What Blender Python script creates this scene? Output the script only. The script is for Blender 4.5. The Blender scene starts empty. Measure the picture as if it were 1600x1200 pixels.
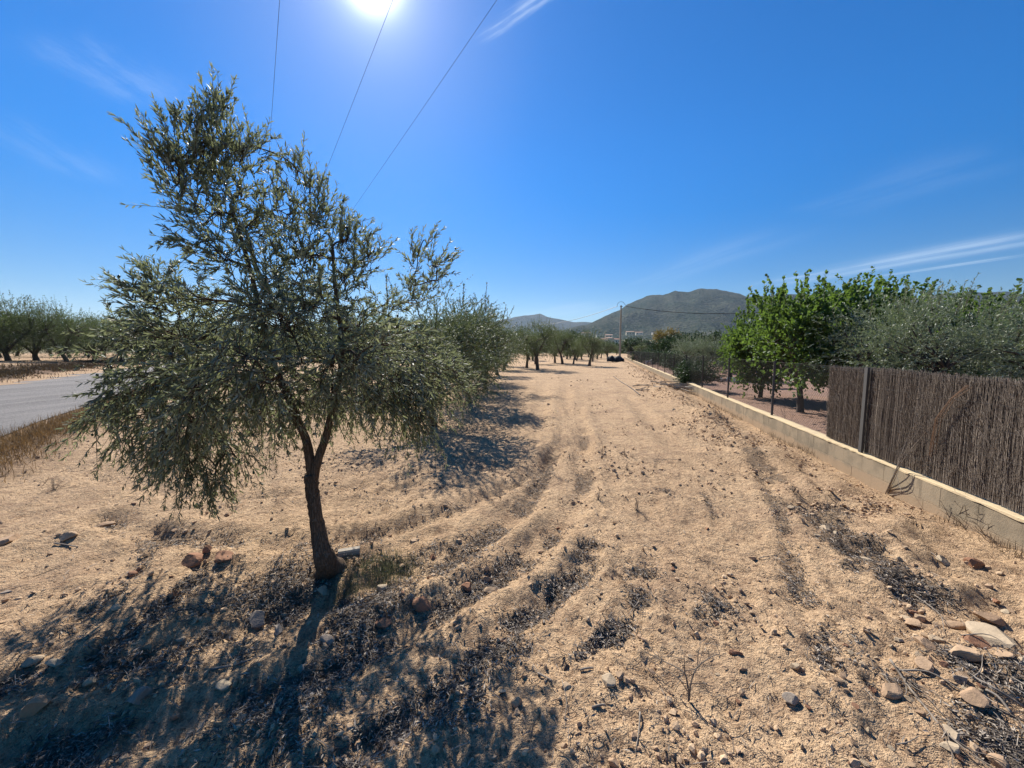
import bpy, math, random
import numpy as np
from mathutils import Vector, Matrix

# ------------------------------------------------------------------ camera, world, sun, exposure
sc = bpy.context.scene
COL = sc.collection
R = math.radians
CAM_Z = 1.6
PITCH = R(5.2)
F = 600.0                       # focal length in pixels of a 1600 wide picture
cam_d = bpy.data.cameras.new('camera')
cam_d.sensor_width = 36.0
cam_d.lens = 36.0 * F / 1600.0
cam_d.clip_start = 0.05
cam_d.clip_end = 20000
cam = bpy.data.objects.new('camera', cam_d)
COL.objects.link(cam)
cam.location = (0, 0, CAM_Z)
cam.rotation_euler = (R(90) - PITCH, 0, 0)
sc.camera = cam

SUN_EL, SUN_AZ = R(40.3), R(-18.6)      # azimuth counted from +Y towards +X
SUN = Vector((math.sin(SUN_AZ) * math.cos(SUN_EL), math.cos(SUN_AZ) * math.cos(SUN_EL), math.sin(SUN_EL)))
sun_d = bpy.data.lights.new('sun', 'SUN')
sun_d.energy = 5.0
sun_d.angle = R(0.53)
sun_d.color = (1.0, 0.95, 0.87)
sun = bpy.data.objects.new('sun', sun_d)
COL.objects.link(sun)
sun.location = (0, 0, 60)
sun.rotation_euler = SUN.to_track_quat('Z', 'Y').to_euler()

sc.view_settings.view_transform = 'Standard'
sc.view_settings.look = 'None'
sc.view_settings.gamma = 1
sc.view_settings.exposure = 0.80
sc.view_settings.use_curve_mapping = False
sc.cycles.use_denoising = True
sc.cycles.max_bounces = 8
sc.cycles.diffuse_bounces = 3
sc.cycles.glossy_bounces = 2
sc.cycles.transmission_bounces = 4
sc.cycles.transparent_max_bounces = 8
sc.cycles.volume_bounces = 0
sc.cycles.caustics_reflective = False
sc.cycles.caustics_refractive = False


def ray(px, py):
    """direction through a pixel of the 1600x1200 picture"""
    cx, cy = (px - 800) / F, (600 - py) / F
    c, s = math.cos(PITCH), math.sin(PITCH)
    return Vector((cx, c + cy * s, cy * c - s))


def at_depth(px, py, y):
    d = ray(px, py)
    return Vector((d.x * y / d.y, y, CAM_Z + d.z * y / d.y))


class NT:
    """small helper for node trees"""
    def __init__(self, tree):
        self.t = tree
        tree.nodes.clear()

    def n(self, kind, **kw):
        nd = self.t.nodes.new(kind)
        ins = kw.pop('ins', {})
        for k, v in kw.items():
            setattr(nd, k, v)
        for k, v in ins.items():
            self.put(nd.inputs[k], v)
        return nd

    def put(self, sock, v):
        if isinstance(v, bpy.types.NodeSocket):
            self.t.links.new(v, sock)
        else:
            sock.default_value = v

    def m(self, op, a, b=None, c=None, clamp=False):
        nd = self.t.nodes.new('ShaderNodeMath')
        nd.operation = op
        nd.use_clamp = clamp
        self.put(nd.inputs[0], a)
        if b is not None:
            self.put(nd.inputs[1], b)
        if c is not None:
            self.put(nd.inputs[2], c)
        return nd.outputs[0]

    def vm(self, op, a, b=None, out=0):
        nd = self.t.nodes.new('ShaderNodeVectorMath')
        nd.operation = op
        self.put(nd.inputs[0], a)
        if b is not None:
            self.put(nd.inputs[1], b)
        return nd.outputs[out]

    def mix(self, fac, a, b, blend='MIX'):
        nd = self.t.nodes.new('ShaderNodeMix')
        nd.data_type = 'RGBA'
        nd.blend_type = blend
        self.put(nd.inputs[0], fac)
        self.put(nd.inputs[6], a)
        self.put(nd.inputs[7], b)
        return nd.outputs[2]

    def noise(self, vec, scale, detail=4, rough=0.6, out=0):
        nd = self.n('ShaderNodeTexNoise', ins={'Scale': scale, 'Detail': detail, 'Roughness': rough})
        if vec is not None:
            self.put(nd.inputs['Vector'], vec)
        return nd.outputs[out]

    def ramp(self, fac, stops):
        nd = self.t.nodes.new('ShaderNodeValToRGB')
        self.put(nd.inputs[0], fac)
        e = nd.color_ramp.elements
        while len(e) < len(stops):
            e.new(0.5)
        for el, (p, c) in zip(e, stops):
            el.position = p
            el.color = c if len(c) == 4 else (*c, 1)
        return nd.outputs[0]

    def maprange(self, v, a, b, c=0.0, d=1.0, smooth=True):
        nd = self.n('ShaderNodeMapRange')
        nd.interpolation_type = 'SMOOTHSTEP' if smooth else 'LINEAR'
        nd.clamp = True
        self.put(nd.inputs[0], v)
        for i, q in enumerate((a, b, c, d)):
            self.put(nd.inputs[i + 1], q)
        return nd.outputs[0]


def build_world():
    w = bpy.data.worlds.new('World')
    sc.world = w
    w.use_nodes = True
    T = NT(w.node_tree)
    sky = T.n('ShaderNodeTexSky', sky_type='NISHITA', sun_disc=False, sun_elevation=SUN_EL,
              sun_rotation=SUN_AZ, altitude=400, air_density=1.0, dust_density=0.12, ozone_density=4.5)
    hs = T.n('ShaderNodeHueSaturation', ins={'Hue': 0.506, 'Saturation': 1.45, 'Value': 1.0, 'Color': sky.outputs[0]})
    d = T.n('ShaderNodeTexCoord').outputs['Generated']
    d = T.vm('NORMALIZE', d)
    # bright air round the sun
    dt = T.m('MAXIMUM', T.vm('DOT_PRODUCT', d, tuple(SUN), out=1), 0.0)
    g = T.m('ADD', T.m('MULTIPLY', T.m('POWER', dt, 1400.0), 26.0), T.m('MULTIPLY', T.m('POWER', dt, 240.0), 2.8))
    g = T.m('ADD', g, T.m('MULTIPLY', T.m('POWER', dt, 26.0), .7))
    glow = T.vm('SCALE', (1.0, 0.98, 0.97))
    T.put(glow.node.inputs['Scale'], g)
    dz = T.n('ShaderNodeSeparateXYZ', ins={0: d}).outputs[2]
    low = T.vm('SCALE', hs.outputs[0])
    T.put(low.node.inputs['Scale'], T.maprange(dz, 0.0, .45, .58, 1.0))
    base = T.vm('ADD', low, glow)
    # thin high cloud, drawn on a level sheet overhead
    sx = T.n('ShaderNodeSeparateXYZ', ins={0: d})
    z = T.m('MAXIMUM', sx.outputs[2], 0.02)
    cx = T.n('ShaderNodeCombineXYZ', ins={0: T.m('DIVIDE', sx.outputs[0], z), 1: T.m('DIVIDE', sx.outputs[1], z), 2: 0.0}).outputs[0]
    up = T.maprange(sx.outputs[2], 0.02, 0.08)

    def streak(p0, p1, width, amount, ns, thr=0.35):
        a, b = ray(*p0), ray(*p1)
        a, b = Vector((a.x / a.z, a.y / a.z, 0)), Vector((b.x / b.z, b.y / b.z, 0))
        c = (a + b) / 2
        t = (b - a)
        L = t.length / 2
        t.normalize()
        nrm = Vector((-t.y, t.x, 0))
        q = T.vm('SUBTRACT', cx, tuple(c))
        u = T.vm('DOT_PRODUCT', q, tuple(t), out=1)
        v = T.vm('DOT_PRODUCT', q, tuple(nrm), out=1)
        uv = T.n('ShaderNodeCombineXYZ', ins={0: T.m('MULTIPLY', u, ns / L * 0.35), 1: T.m('MULTIPLY', v, ns / width * 0.5), 2: 0.3}).outputs[0]
        n1 = T.noise(uv, 1.0, 6, 0.62)
        v2 = T.m('ADD', v, T.m('MULTIPLY', T.m('SUBTRACT', T.noise(uv, 0.4, 2), 0.5), width * 1.2))
        e = T.m('EXPONENT', T.m('MULTIPLY', T.m('POWER', T.m('ABSOLUTE', T.m('DIVIDE', v2, width)), 2.0), -1.0))
        win = T.maprange(T.m('ABSOLUTE', T.m('DIVIDE', u, L)), 0.45, 1.1, 1.0, 0.0)
        k = T.m('MULTIPLY', T.m('MULTIPLY', e, win), T.maprange(n1, thr, 0.75, 0.15, 1.0))
        return T.m('MULTIPLY', k, amount)
    parts = [
        streak((1180, 448), (1760, 345), 0.34, 0.55, 2.2),
        streak((1330, 438), (1620, 396), 0.08, 0.6, 1.6),
        streak((990, 450), (1260, 350), 0.28, 0.14, 1.6),
        streak((1250, 340), (1600, 230), 0.28, 0.09, 1.6),
        streak((745, 66), (885, -30), 0.022, 0.55, 2.5, 0.4),
        streak((60, 40), (260, 170), 0.16, 0.16, 3.0),
        streak((-60, 150), (160, 290), 0.16, 0.10, 3.0),
        streak((820, 497), (960, 470), 0.5, 0.22, 1.2),
    ]
    tot = parts[0]
    for p in parts[1:]:
        tot = T.m('ADD', tot, p)
    tot = T.m('MULTIPLY', T.m('MULTIPLY', tot, up), 1.0, clamp=True)
    col = T.mix(tot, base, (5.8, 6.9, 8.2, 1))
    bg = T.n('ShaderNodeBackground', ins={'Color': col, 'Strength': 0.080})
    T.n('ShaderNodeOutputWorld', ins={'Surface': bg.outputs[0]})


build_world()

# ------------------------------------------------------------------ numbers and noise
rng = np.random.default_rng(7)
random.seed(5)
_tab = np.random.default_rng(99).random((256, 256))


def vnoise(x, y, s=0):
    x = np.asarray(x, float) + s * 37.13
    y = np.asarray(y, float) + s * 17.71
    xi, yi = np.floor(x).astype(np.int64), np.floor(y).astype(np.int64)
    fx, fy = x - xi, y - yi
    fx, fy = fx * fx * (3 - 2 * fx), fy * fy * (3 - 2 * fy)
    a = _tab[xi & 255, yi & 255]
    b = _tab[(xi + 1) & 255, yi & 255]
    c = _tab[xi & 255, (yi + 1) & 255]
    d = _tab[(xi + 1) & 255, (yi + 1) & 255]
    return (a * (1 - fx) + b * fx) * (1 - fy) + (c * (1 - fx) + d * fx) * fy - 0.5


def fbm(x, y, octs=4, s=0, gain=0.5):
    t, a, f = 0, 1.0, 1.0
    for i in range(octs):
        t = t + a * vnoise(x * f, y * f, s + i)
        a *= gain
        f *= 2.03
    return t


def sstep(a, b, x):
    t = np.clip((x - a) / (b - a), 0, 1)
    return t * t * (3 - 2 * t)


# the wall runs along x = WX0 + WK * y
WX0, WK = 3.356, 0.242
WT = Vector((WK, 1, 0)).normalized()
WN = Vector((-WT.y, WT.x, 0))          # towards the field


def wall_s(x, y):
    """distance from the wall's field face, positive on the field side"""
    return (WX0 + WK * y - x) * WT.y


# the road on the left: strip between two values of rn
RD = Vector((-0.555, 0.832, 0))


def road_n(x, y):
    return 0.832 * x + 0.555 * y


def base_h(x, y):
    x = np.asarray(x, float)
    y = np.asarray(y, float)
    r = np.hypot(x, y)
    h = 0.0 * x
    s = wall_s(x, y)
    near = sstep(90, 60, y)
    far_w = sstep(2.6, 5.0, y)
    h = h + near * (0.17 * np.exp(-((s - 1.05) / 0.42) ** 2) * sstep(4, 9, y) - (0.02 + 0.09 * far_w) * np.exp(-(np.maximum(s, 0) / 0.45) ** 2))
    h = np.where(s < -0.05, -0.14 * near, h)
    n = road_n(x, y)
    h = h + 0.65 * sstep(-10.2, -15, n) * sstep(80, 40, r - 0)*1.0 + 0.65 * sstep(-10.2, -15, n) * (1 - sstep(80, 40, r))
    h = h + 0.09 * sstep(-2.2, -3.1, n) * sstep(-4.1, -3.3, n) * (r < 60)
    h = h + 0.22 * sstep(-9.8, -10.6, n) * sstep(-13, -11.2, n)
    h = h + 32 * sstep(170, 1500, r) - 0.0
    return h


# ------------------------------------------------------------------ tyre ruts, as lines on the ground
def ground_pt(px, py, z=0.0):
    d = ray(px, py)
    t = (z - CAM_Z) / d.z
    p = Vector((d.x * t, d.y * t, z))
    for _ in range(4):
        z2 = float(base_h(p.x, p.y))
        t = (z2 - CAM_Z) / d.z
        p = Vector((d.x * t, d.y * t, z2))
    return p


RUTS_PX = [
    # (points, half width m, depth m, litter)
    ([(905, 600), (908, 650), (912, 700), (912, 761), (890, 806), (849, 844), (800, 889), (740, 919), (669, 965), (560, 1020), (400, 1085), (150, 1160), (-150, 1220)], 0.10, 0.042, .9),
    ([(872, 640), (870, 680), (850, 740), (800, 814), (740, 851), (702, 874), (612, 905), (480, 945), (300, 1000), (120, 1060), (-150, 1120)], 0.11, 0.036, .8),
    ([(924, 859), (905, 900), (867, 926), (830, 960), (762, 1012), (710, 1069), (600, 1150), (480, 1230)], 0.075, 0.032, .95),
    ([(1020, 880), (1013, 907), (987, 960), (953, 1000), (900, 1060)], 0.06, 0.02, 0.9),
    ([(1100, 775), (1110, 795), (1131, 828)], 0.05, 0.015, 1.0),
    ([(1190, 740), (1225, 825), (1236, 870), (1262, 956), (1290, 1040)], 0.07, 0.025, 0.6),
    ([(1170, 700), (1259, 799), (1337, 855), (1412, 907), (1487, 945), (1600, 1000)], 0.13, 0.03, 1.1),
    ([(1330, 1010), (1400, 1040), (1480, 1100), (1600, 1200)], 0.10, 0.02, 0.6),
    ([(170, 812), (240, 832), (330, 848), (420, 852), (520, 846), (640, 822), (740, 786), (820, 745), (890, 690)], 0.11, 0.055, 0.5),
    ([(100, 730), (260, 770), (420, 775), (600, 755), (740, 715)], 0.10, 0.04, 0.4),
    ([(905, 700), (893, 650), (885, 610), (890, 580)], 0.18, 0.05, 0.3),
    ([(1060, 700), (1010, 650), (975, 610), (950, 580)], 0.18, 0.05, 0.3),
    ([(860, 690), (845, 640), (850, 600)], 0.16, 0.045, 0.35),
    ([(250, 800), (210, 900), (150, 960), (60, 1040), (-40, 1100)], 0.07, 0.02, 0.5),
    ([(330, 880), (270, 940), (190, 1010), (90, 1075), (0, 1110)], 0.07, 0.02, 0.9),
]


def catmull(pts, n=10):
    P = [np.array(p, float) for p in pts]
    P = [2 * P[0] - P[1]] + P + [2 * P[-1] - P[-2]]
    out = []
    for i in range(1, len(P) - 2):
        for k in range(n):
            t = k / n
            out.append(0.5 * ((2 * P[i]) + (P[i + 1] - P[i - 1]) * t + (2 * P[i - 1] - 5 * P[i] + 4 * P[i + 1] - P[i + 2]) * t * t + (3 * P[i] - P[i - 1] - 3 * P[i + 1] + P[i + 2]) * t ** 3))
    out.append(P[-2])
    return np.array(out)


RUTS = []
for pts, hw, dp, lit in RUTS_PX:
    w = [tuple(ground_pt(*p))[:2] for p in pts]
    RUTS.append((catmull(w, 6), hw, dp, lit))


def seg_dist(x, y, line):
    best = np.full(x.shape, 1e9)
    for a, b in zip(line[:-1], line[1:]):
        d = b - a
        L = d @ d
        t = np.clip(((x - a[0]) * d[0] + (y - a[1]) * d[1]) / max(L, 1e-9), 0, 1)
        q = np.hypot(x - a[0] - t * d[0], y - a[1] - t * d[1])
        np.minimum(best, q, out=best)
    return best


BX0, BX1, BY0, BY1, BS = -9.0, 9.0, 0.3, 32.0, 0.04
_gx, _gy = np.meshgrid(np.arange(BX0, BX1 + BS, BS), np.arange(BY0, BY1 + BS, BS))
_rut = np.zeros(_gx.shape)
_lit = np.zeros(_gx.shape)
_wob = 0.05 * fbm(_gx * 1.7, _gy * 1.7, 3, 11)
for line, hw, dp, lit in RUTS:
    q = seg_dist(_gx, _gy, line) + _wob
    _rut += -dp * np.exp(-(q / hw) ** 2) + dp * 0.7 * np.exp(-((q - hw * 2.0) / (hw * 0.75)) ** 2)
    _lit = np.maximum(_lit, lit * np.exp(-(q / (hw * 1.15)) ** 4))
# leaf litter under the foreground tree and a few loose patches
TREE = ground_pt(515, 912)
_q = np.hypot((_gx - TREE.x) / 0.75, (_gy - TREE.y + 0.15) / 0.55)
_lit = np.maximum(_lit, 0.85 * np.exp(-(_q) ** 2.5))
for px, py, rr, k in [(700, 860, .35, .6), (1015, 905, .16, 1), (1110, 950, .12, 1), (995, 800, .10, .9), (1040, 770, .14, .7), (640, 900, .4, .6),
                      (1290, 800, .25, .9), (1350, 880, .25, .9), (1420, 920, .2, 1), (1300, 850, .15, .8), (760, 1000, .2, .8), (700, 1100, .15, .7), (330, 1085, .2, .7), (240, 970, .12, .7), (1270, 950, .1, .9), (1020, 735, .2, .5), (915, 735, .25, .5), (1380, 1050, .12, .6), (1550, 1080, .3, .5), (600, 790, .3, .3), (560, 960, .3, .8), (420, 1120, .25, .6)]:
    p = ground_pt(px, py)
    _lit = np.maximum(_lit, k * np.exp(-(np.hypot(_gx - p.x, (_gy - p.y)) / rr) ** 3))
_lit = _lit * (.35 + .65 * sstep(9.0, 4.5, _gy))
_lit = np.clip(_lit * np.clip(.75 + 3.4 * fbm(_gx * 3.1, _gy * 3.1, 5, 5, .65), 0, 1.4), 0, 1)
_rut = _rut * (.85 + .7 * fbm(_gx * 1.9, _gy * 1.9, 3, 15))


def grid_lookup(G, x, y):
    x = np.asarray(x, float)
    y = np.asarray(y, float)
    u = (x - BX0) / BS
    v = (y - BY0) / BS
    ok = (u >= 0) & (v >= 0) & (u < G.shape[1] - 1.01) & (v < G.shape[0] - 1.01)
    u = np.clip(u, 0, G.shape[1] - 1.01)
    v = np.clip(v, 0, G.shape[0] - 1.01)
    ui, vi = u.astype(int), v.astype(int)
    fu, fv = u - ui, v - vi
    r = (G[vi, ui] * (1 - fu) + G[vi, ui + 1] * fu) * (1 - fv) + (G[vi + 1, ui] * (1 - fu) + G[vi + 1, ui + 1] * fu) * fv
    return np.where(ok, r, 0)


HOLE = ground_pt(1430, 826)


def H(x, y):
    x = np.asarray(x, float)
    y = np.asarray(y, float)
    h = base_h(x, y)
    n = road_n(x, y)
    s = wall_s(x, y)
    field = sstep(-3.0, -2.2, n) * (s > 0.0)
    fade = sstep(40, 9, y) * field
    h = h + grid_lookup(_rut, x, y)
    h = h + fade * (0.045 * fbm(x * 0.9, y * 0.9, 2, 1) + 0.040 * fbm(x * 3.3, y * 3.3, 3, 2) + 0.024 * fbm(x * 11, y * 11, 4, 3, 0.7) * sstep(9, 4, y))
    cl = np.maximum(vnoise(x * 21, y * 21, 8) - 0.12, 0) * (0.4 + vnoise(x * 1.3, y * 1.3, 9) + 0.5)
    h = h + fade * 0.055 * cl * sstep(12, 5, y)
    bank = np.exp(-((s - 1.0) / 0.7) ** 2) * field
    h = h + bank * (0.13 + .12 * sstep(4.5, 7, y)) * fbm(x * 2.6, y * 2.6, 4, 6, .6) * sstep(60, 20, y)
    q = np.hypot((x - HOLE.x) / 0.055, (y - HOLE.y) / 0.05)
    h = h - 0.15 * np.exp(-q ** 4)
    h = h + 0.02 * np.exp(-((q - 1.6) / .5) ** 2)
    return h


def gz(x, y):
    return float(H(np.array([x]), np.array([y]))[0])


def on_ground(px, py):
    """point of the ground seen at a pixel"""
    p = ground_pt(px, py)
    d = ray(px, py)
    for _ in range(6):
        z = gz(p.x, p.y)
        t = (z - CAM_Z) / d.z
        q = Vector((d.x * t, d.y * t, z))
        p = p.lerp(q, 0.7)
    p.z = gz(p.x, p.y)
    return p


# ------------------------------------------------------------------ mesh helpers
class MB:
    def __init__(self):
        self.v, self.f3, self.f4, self.a = [], [], [], []
        self.nv = 0

    def add(self, verts, tris=None, quads=None, rnd=0.0):
        verts = np.asarray(verts, np.float32).reshape(-1, 3)
        if tris is not None and len(tris):
            self.f3.append(np.asarray(tris, np.int64).reshape(-1, 3) + self.nv)
        if quads is not None and len(quads):
            self.f4.append(np.asarray(quads, np.int64).reshape(-1, 4) + self.nv)
        self.v.append(verts)
        r = np.asarray(rnd, np.float32)
        self.a.append(np.full(len(verts), r, np.float32) if r.ndim == 0 else r)
        self.nv += len(verts)

    def mesh(self, name, mat, smooth=False, attr=False):
        me = bpy.data.meshes.new(name)
        v = np.concatenate(self.v) if self.v else np.zeros((0, 3), np.float32)
        f3 = np.concatenate(self.f3) if self.f3 else np.zeros((0, 3), np.int64)
        f4 = np.concatenate(self.f4) if self.f4 else np.zeros((0, 4), np.int64)
        nl = f3.size + f4.size
        me.vertices.add(len(v))
        me.vertices.foreach_set('co', v.ravel())
        me.loops.add(nl)
        me.loops.foreach_set('vertex_index', np.concatenate([f3.ravel(), f4.ravel()]).astype(np.int32))
        me.polygons.add(len(f3) + len(f4))
        st = np.concatenate([np.arange(len(f3)) * 3, f3.size + np.arange(len(f4)) * 4]).astype(np.int32)
        me.polygons.foreach_set('loop_start', st)
        me.polygons.foreach_set('use_smooth', np.full(len(f3) + len(f4), bool(smooth)))
        me.update(calc_edges=True)
        if attr:
            at = me.attributes.new('rnd', 'FLOAT', 'POINT')
            at.data.foreach_set('value', np.concatenate(self.a))
        if mat:
            me.materials.append(mat)
        return me

    # shapes
    def box(self, c, size, rot=None, rnd=0.0):
        s = np.array([[x, y, z] for x in (-.5, .5) for y in (-.5, .5) for z in (-.5, .5)]) * np.array(size)
        if rot is not None:
            s = s @ np.array(rot.to_3x3() if hasattr(rot, 'to_3x3') else rot).T
        s = s + np.array(c)
        self.add(s, quads=[(0, 1, 3, 2), (4, 6, 7, 5), (0, 4, 5, 1), (2, 3, 7, 6), (0, 2, 6, 4), (1, 5, 7, 3)], rnd=rnd)

    def tube(self, pts, radii, sides=6, cap=True, rnd=0.0, rough=0.0, seed=0):
        P = np.array([tuple(p) for p in pts], float)
        n = len(P)
        rad = np.full(n, radii, float) if np.ndim(radii) == 0 else np.array(radii, float)
        T = np.gradient(P, axis=0)
        T /= np.linalg.norm(T, axis=1)[:, None] + 1e-12
        ref = np.array([0, 0, 1.0]) if abs(T[0, 2]) < 0.9 else np.array([1.0, 0, 0])
        U = np.cross(T, ref)
        U /= np.linalg.norm(U, axis=1)[:, None] + 1e-12
        for i in range(1, n):
            u = U[i - 1] - T[i] * (U[i - 1] @ T[i])
            L = np.linalg.norm(u)
            U[i] = u / L if L > 1e-6 else U[i]
        W = np.cross(T, U)
        an = np.arange(sides) * 2 * math.pi / sides
        rr = rad[:, None] * np.ones(sides)
        if rough:
            g = np.random.default_rng(seed)
            rr = rr * (1 + rough * g.normal(size=(n, sides)))
        V = P[:, None, :] + rr[:, :, None] * (np.cos(an)[None, :, None] * U[:, None, :] + np.sin(an)[None, :, None] * W[:, None, :])
        i = np.arange(n - 1)[:, None] * sides
        j = np.arange(sides)[None, :]
        j2 = (j + 1) % sides
        Q = np.stack([i + j, i + j2, i + sides + j2, i + sides + j], -1).reshape(-1, 4)
        V = V.reshape(-1, 3)
        tris = []
        if cap:
            V = np.vstack([V, P[:1], P[-1:]])
            a, b = n * sides, n * sides + 1
            for k in range(sides):
                k2 = (k + 1) % sides
                tris.append((a, k2, k))
                tris.append((b, (n - 1) * sides + k, (n - 1) * sides + k2))
        self.add(V, tris=tris, quads=Q, rnd=rnd)


def leaves(mb, P, D, Nn, length, width, rnd, bend=0.12, simple=False):
    """N leaves: base points P, directions D, face normals Nn"""
    P, D, Nn = np.asarray(P), np.asarray(D), np.asarray(Nn)
    D = D / (np.linalg.norm(D, axis=1)[:, None] + 1e-9)
    S = np.cross(D, Nn)
    S /= np.linalg.norm(S, axis=1)[:, None] + 1e-9
    Nn = np.cross(S, D)
    L = np.asarray(length)[:, None]
    W = np.asarray(width)[:, None] / 2
    N = len(P)
    if simple:
        V = np.stack([P, P + D * L * .45 + S * W, P + D * L + Nn * L * -bend, P + D * L * .45 - S * W], 1)
        q = np.arange(N)[:, None] * 4 + np.arange(4)[None]
        mb.add(V.reshape(-1, 3), quads=q, rnd=np.repeat(rnd, 4))
        return
    up = Nn * L
    V = np.stack([P,
                  P + D * L * .3 + S * W + up * bend * .35, P + D * L * .3 - S * W + up * bend * .35,
                  P + D * L * .68 + S * W * .85 + up * bend * .3, P + D * L * .68 - S * W * .85 + up * bend * .3,
                  P + D * L - up * bend * .5], 1)
    o = np.arange(N)[:, None] * 6
    tr = np.concatenate([o + np.array([[0, 2, 1]]), o + np.array([[3, 4, 5]])])
    q = o + np.array([[1, 2, 4, 3]])
    mb.add(V.reshape(-1, 3), tris=tr, quads=q, rnd=np.repeat(rnd, 6))


def link(name, me, parent=None, loc=None, kind=None, label=None):
    o = bpy.data.objects.new(name, me)
    COL.objects.link(o)
    if parent is not None:
        o.parent = parent
    if loc is not None:
        o.location = loc
    if kind:
        o['kind'] = kind
    if label:
        o['label'] = label
    return o


def thing(name, label, cat, loc=(0, 0, 0), rz=0.0, group=None, me=None, kind=None):
    o = bpy.data.objects.new(name, me)
    COL.objects.link(o)
    o.location = loc
    o.rotation_euler = (0, 0, rz)
    o['label'] = label
    o['category'] = cat
    if group:
        o['group'] = group
    if kind:
        o['kind'] = kind
    return o


def copy_tree(o, parent=None):
    c = o.copy()
    COL.objects.link(c)
    if parent is not None:
        c.parent = parent
    for ch in list(o.children):
        copy_tree(ch, c)
    return c


# ------------------------------------------------------------------ materials
def material(name, fn):
    m = bpy.data.materials.new(name)
    m.use_nodes = True
    T = NT(m.node_tree)
    fn(T)
    return m


def surf(T, color, rough=0.8, bump=None, bstr=0.3, bdist=0.01, spec=0.3, metal=0.0):
    b = T.n('ShaderNodeBsdfPrincipled', ins={'Roughness': rough, 'Specular IOR Level': spec, 'Metallic': metal})
    T.put(b.inputs['Base Color'], color if isinstance(color, bpy.types.NodeSocket) else (*color, 1))
    if bump is not None:
        bn = T.n('ShaderNodeBump', ins={'Strength': bstr, 'Distance': bdist, 'Height': bump})
        T.put(b.inputs['Normal'], bn.outputs[0])
    T.n('ShaderNodeOutputMaterial', ins={'Surface': b.outputs[0]})
    return b


def opos(T):
    return T.n('ShaderNodeTexCoord').outputs['Object']


def m_ground(T):
    P = opos(T)
    lit = T.n('ShaderNodeAttribute', attribute_name='litter').outputs['Fac']
    n1 = T.noise(P, 0.9, 5, .6)
    n2 = T.noise(P, 6.0, 6, .65)
    n3 = T.noise(P, 55.0, 5, .7)
    sand = T.mix(T.maprange(n1, .35, .68), (.565, .385, .225, 1), (.485, .322, .186, 1))
    sand = T.mix(T.maprange(n2, .45, .72, 0, .65), sand, (.34, .215, .13, 1))
    sand = T.mix(T.maprange(n3, .44, .70, 0, .5), sand, (.68, .50, .315, 1))
    sand = T.mix(T.maprange(n3, .43, .33, 0, .75), sand, (.20, .135, .09, 1))
    # pebbles
    vo = T.n('ShaderNodeTexVoronoi', ins={'Vector': P, 'Scale': 70.0, 'Randomness': 1.0})
    peb = T.maprange(vo.outputs['Distance'], .18, .28, 1, 0)
    pc = T.n('ShaderNodeSeparateColor', ins={0: vo.outputs['Color']})
    pm = T.m('MULTIPLY', peb, T.maprange(pc.outputs[0], .62, .68))
    pcol = T.mix(pc.outputs[1], (.24, .15, .10, 1), (.62, .48, .34, 1))
    col = T.mix(pm, sand, pcol)
    # coarse mottling that still reads farther along the track
    n4 = T.noise(P, 13.0, 5, .72)
    col = T.mix(T.maprange(n4, .53, .64, 0, .5), col, (.215, .125, .070, 1))
    n6 = T.noise(P, 30.0, 4, .75)
    col = T.mix(T.maprange(n6, .545, .62, 0, .62), col, (.15, .09, .055, 1))
    n7 = T.noise(P, 7.0, 6, .8)
    col = T.mix(T.maprange(n7, .54, .61, 0, .4), col, (.20, .125, .08, 1))
    n5 = T.noise(P, 1.3, 6, .7)
    col = T.mix(T.maprange(n5, .50, .62, 0, .36), col, (.27, .175, .115, 1))
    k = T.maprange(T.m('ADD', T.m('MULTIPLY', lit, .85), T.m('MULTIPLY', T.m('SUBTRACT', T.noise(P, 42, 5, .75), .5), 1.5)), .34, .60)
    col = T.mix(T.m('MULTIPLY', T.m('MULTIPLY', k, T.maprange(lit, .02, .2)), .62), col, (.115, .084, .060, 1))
    ht = T.m('ADD', T.m('MULTIPLY', n3, .5), T.m('MULTIPLY', pm, .55))
    ht = T.m('ADD', ht, T.m('MULTIPLY', T.noise(P, 160, 3, .7), .25))
    ht = T.m('ADD', ht, T.m('MULTIPLY', T.noise(P, 16, 5, .7), 1.6))
    ht = T.m('ADD', ht, T.m('MULTIPLY', T.noise(P, 5.0, 6, .75), 3.2))
    sy = T.n('ShaderNodeSeparateXYZ', ins={0: P})
    rn = T.m('ADD', T.m('MULTIPLY', sy.outputs[0], .832), T.m('MULTIPLY', sy.outputs[1], .555))
    rn = T.m('ADD', rn, T.m('MULTIPLY', T.m('SUBTRACT', T.noise(P, .5, 4), .5), 2.0))
    bm = T.m('MULTIPLY', T.maprange(rn, -9.9, -10.6), T.maprange(rn, -14.5, -12.8))
    col = T.mix(T.m('MULTIPLY', bm, .85), col, (.135, .085, .055, 1))
    vm2 = T.m('MULTIPLY', T.maprange(rn, -2.2, -2.9), T.maprange(rn, -4.6, -4.0))
    col = T.mix(T.m('MULTIPLY', vm2, .6), col, (.17, .11, .065, 1))
    # distant farmland
    dist = T.vm('LENGTH', P, out=1)
    fm = T.n('ShaderNodeMapping', ins={'Vector': P, 'Scale': (.006, .018, 1)})
    fv = T.n('ShaderNodeTexVoronoi', ins={'Vector': fm.outputs[0], 'Scale': 1.0})
    fs = T.n('ShaderNodeSeparateColor', ins={0: fv.outputs['Color']})
    fcol = T.ramp(fs.outputs[0], [(0, (.09, .11, .05)), (.35, (.13, .14, .065)), (.5, (.33, .24, .15)), (.7, (.10, .12, .055)), (1, (.38, .28, .18))])
    fcol = T.mix(T.m('MULTIPLY', T.noise(P, .15, 4, .7), .7), fcol, (.05, .065, .035, 1))
    col = T.mix(T.maprange(dist, 110, 190), col, fcol)
    surf(T, col, .95, ht, 1.0, .022, .1)


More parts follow.
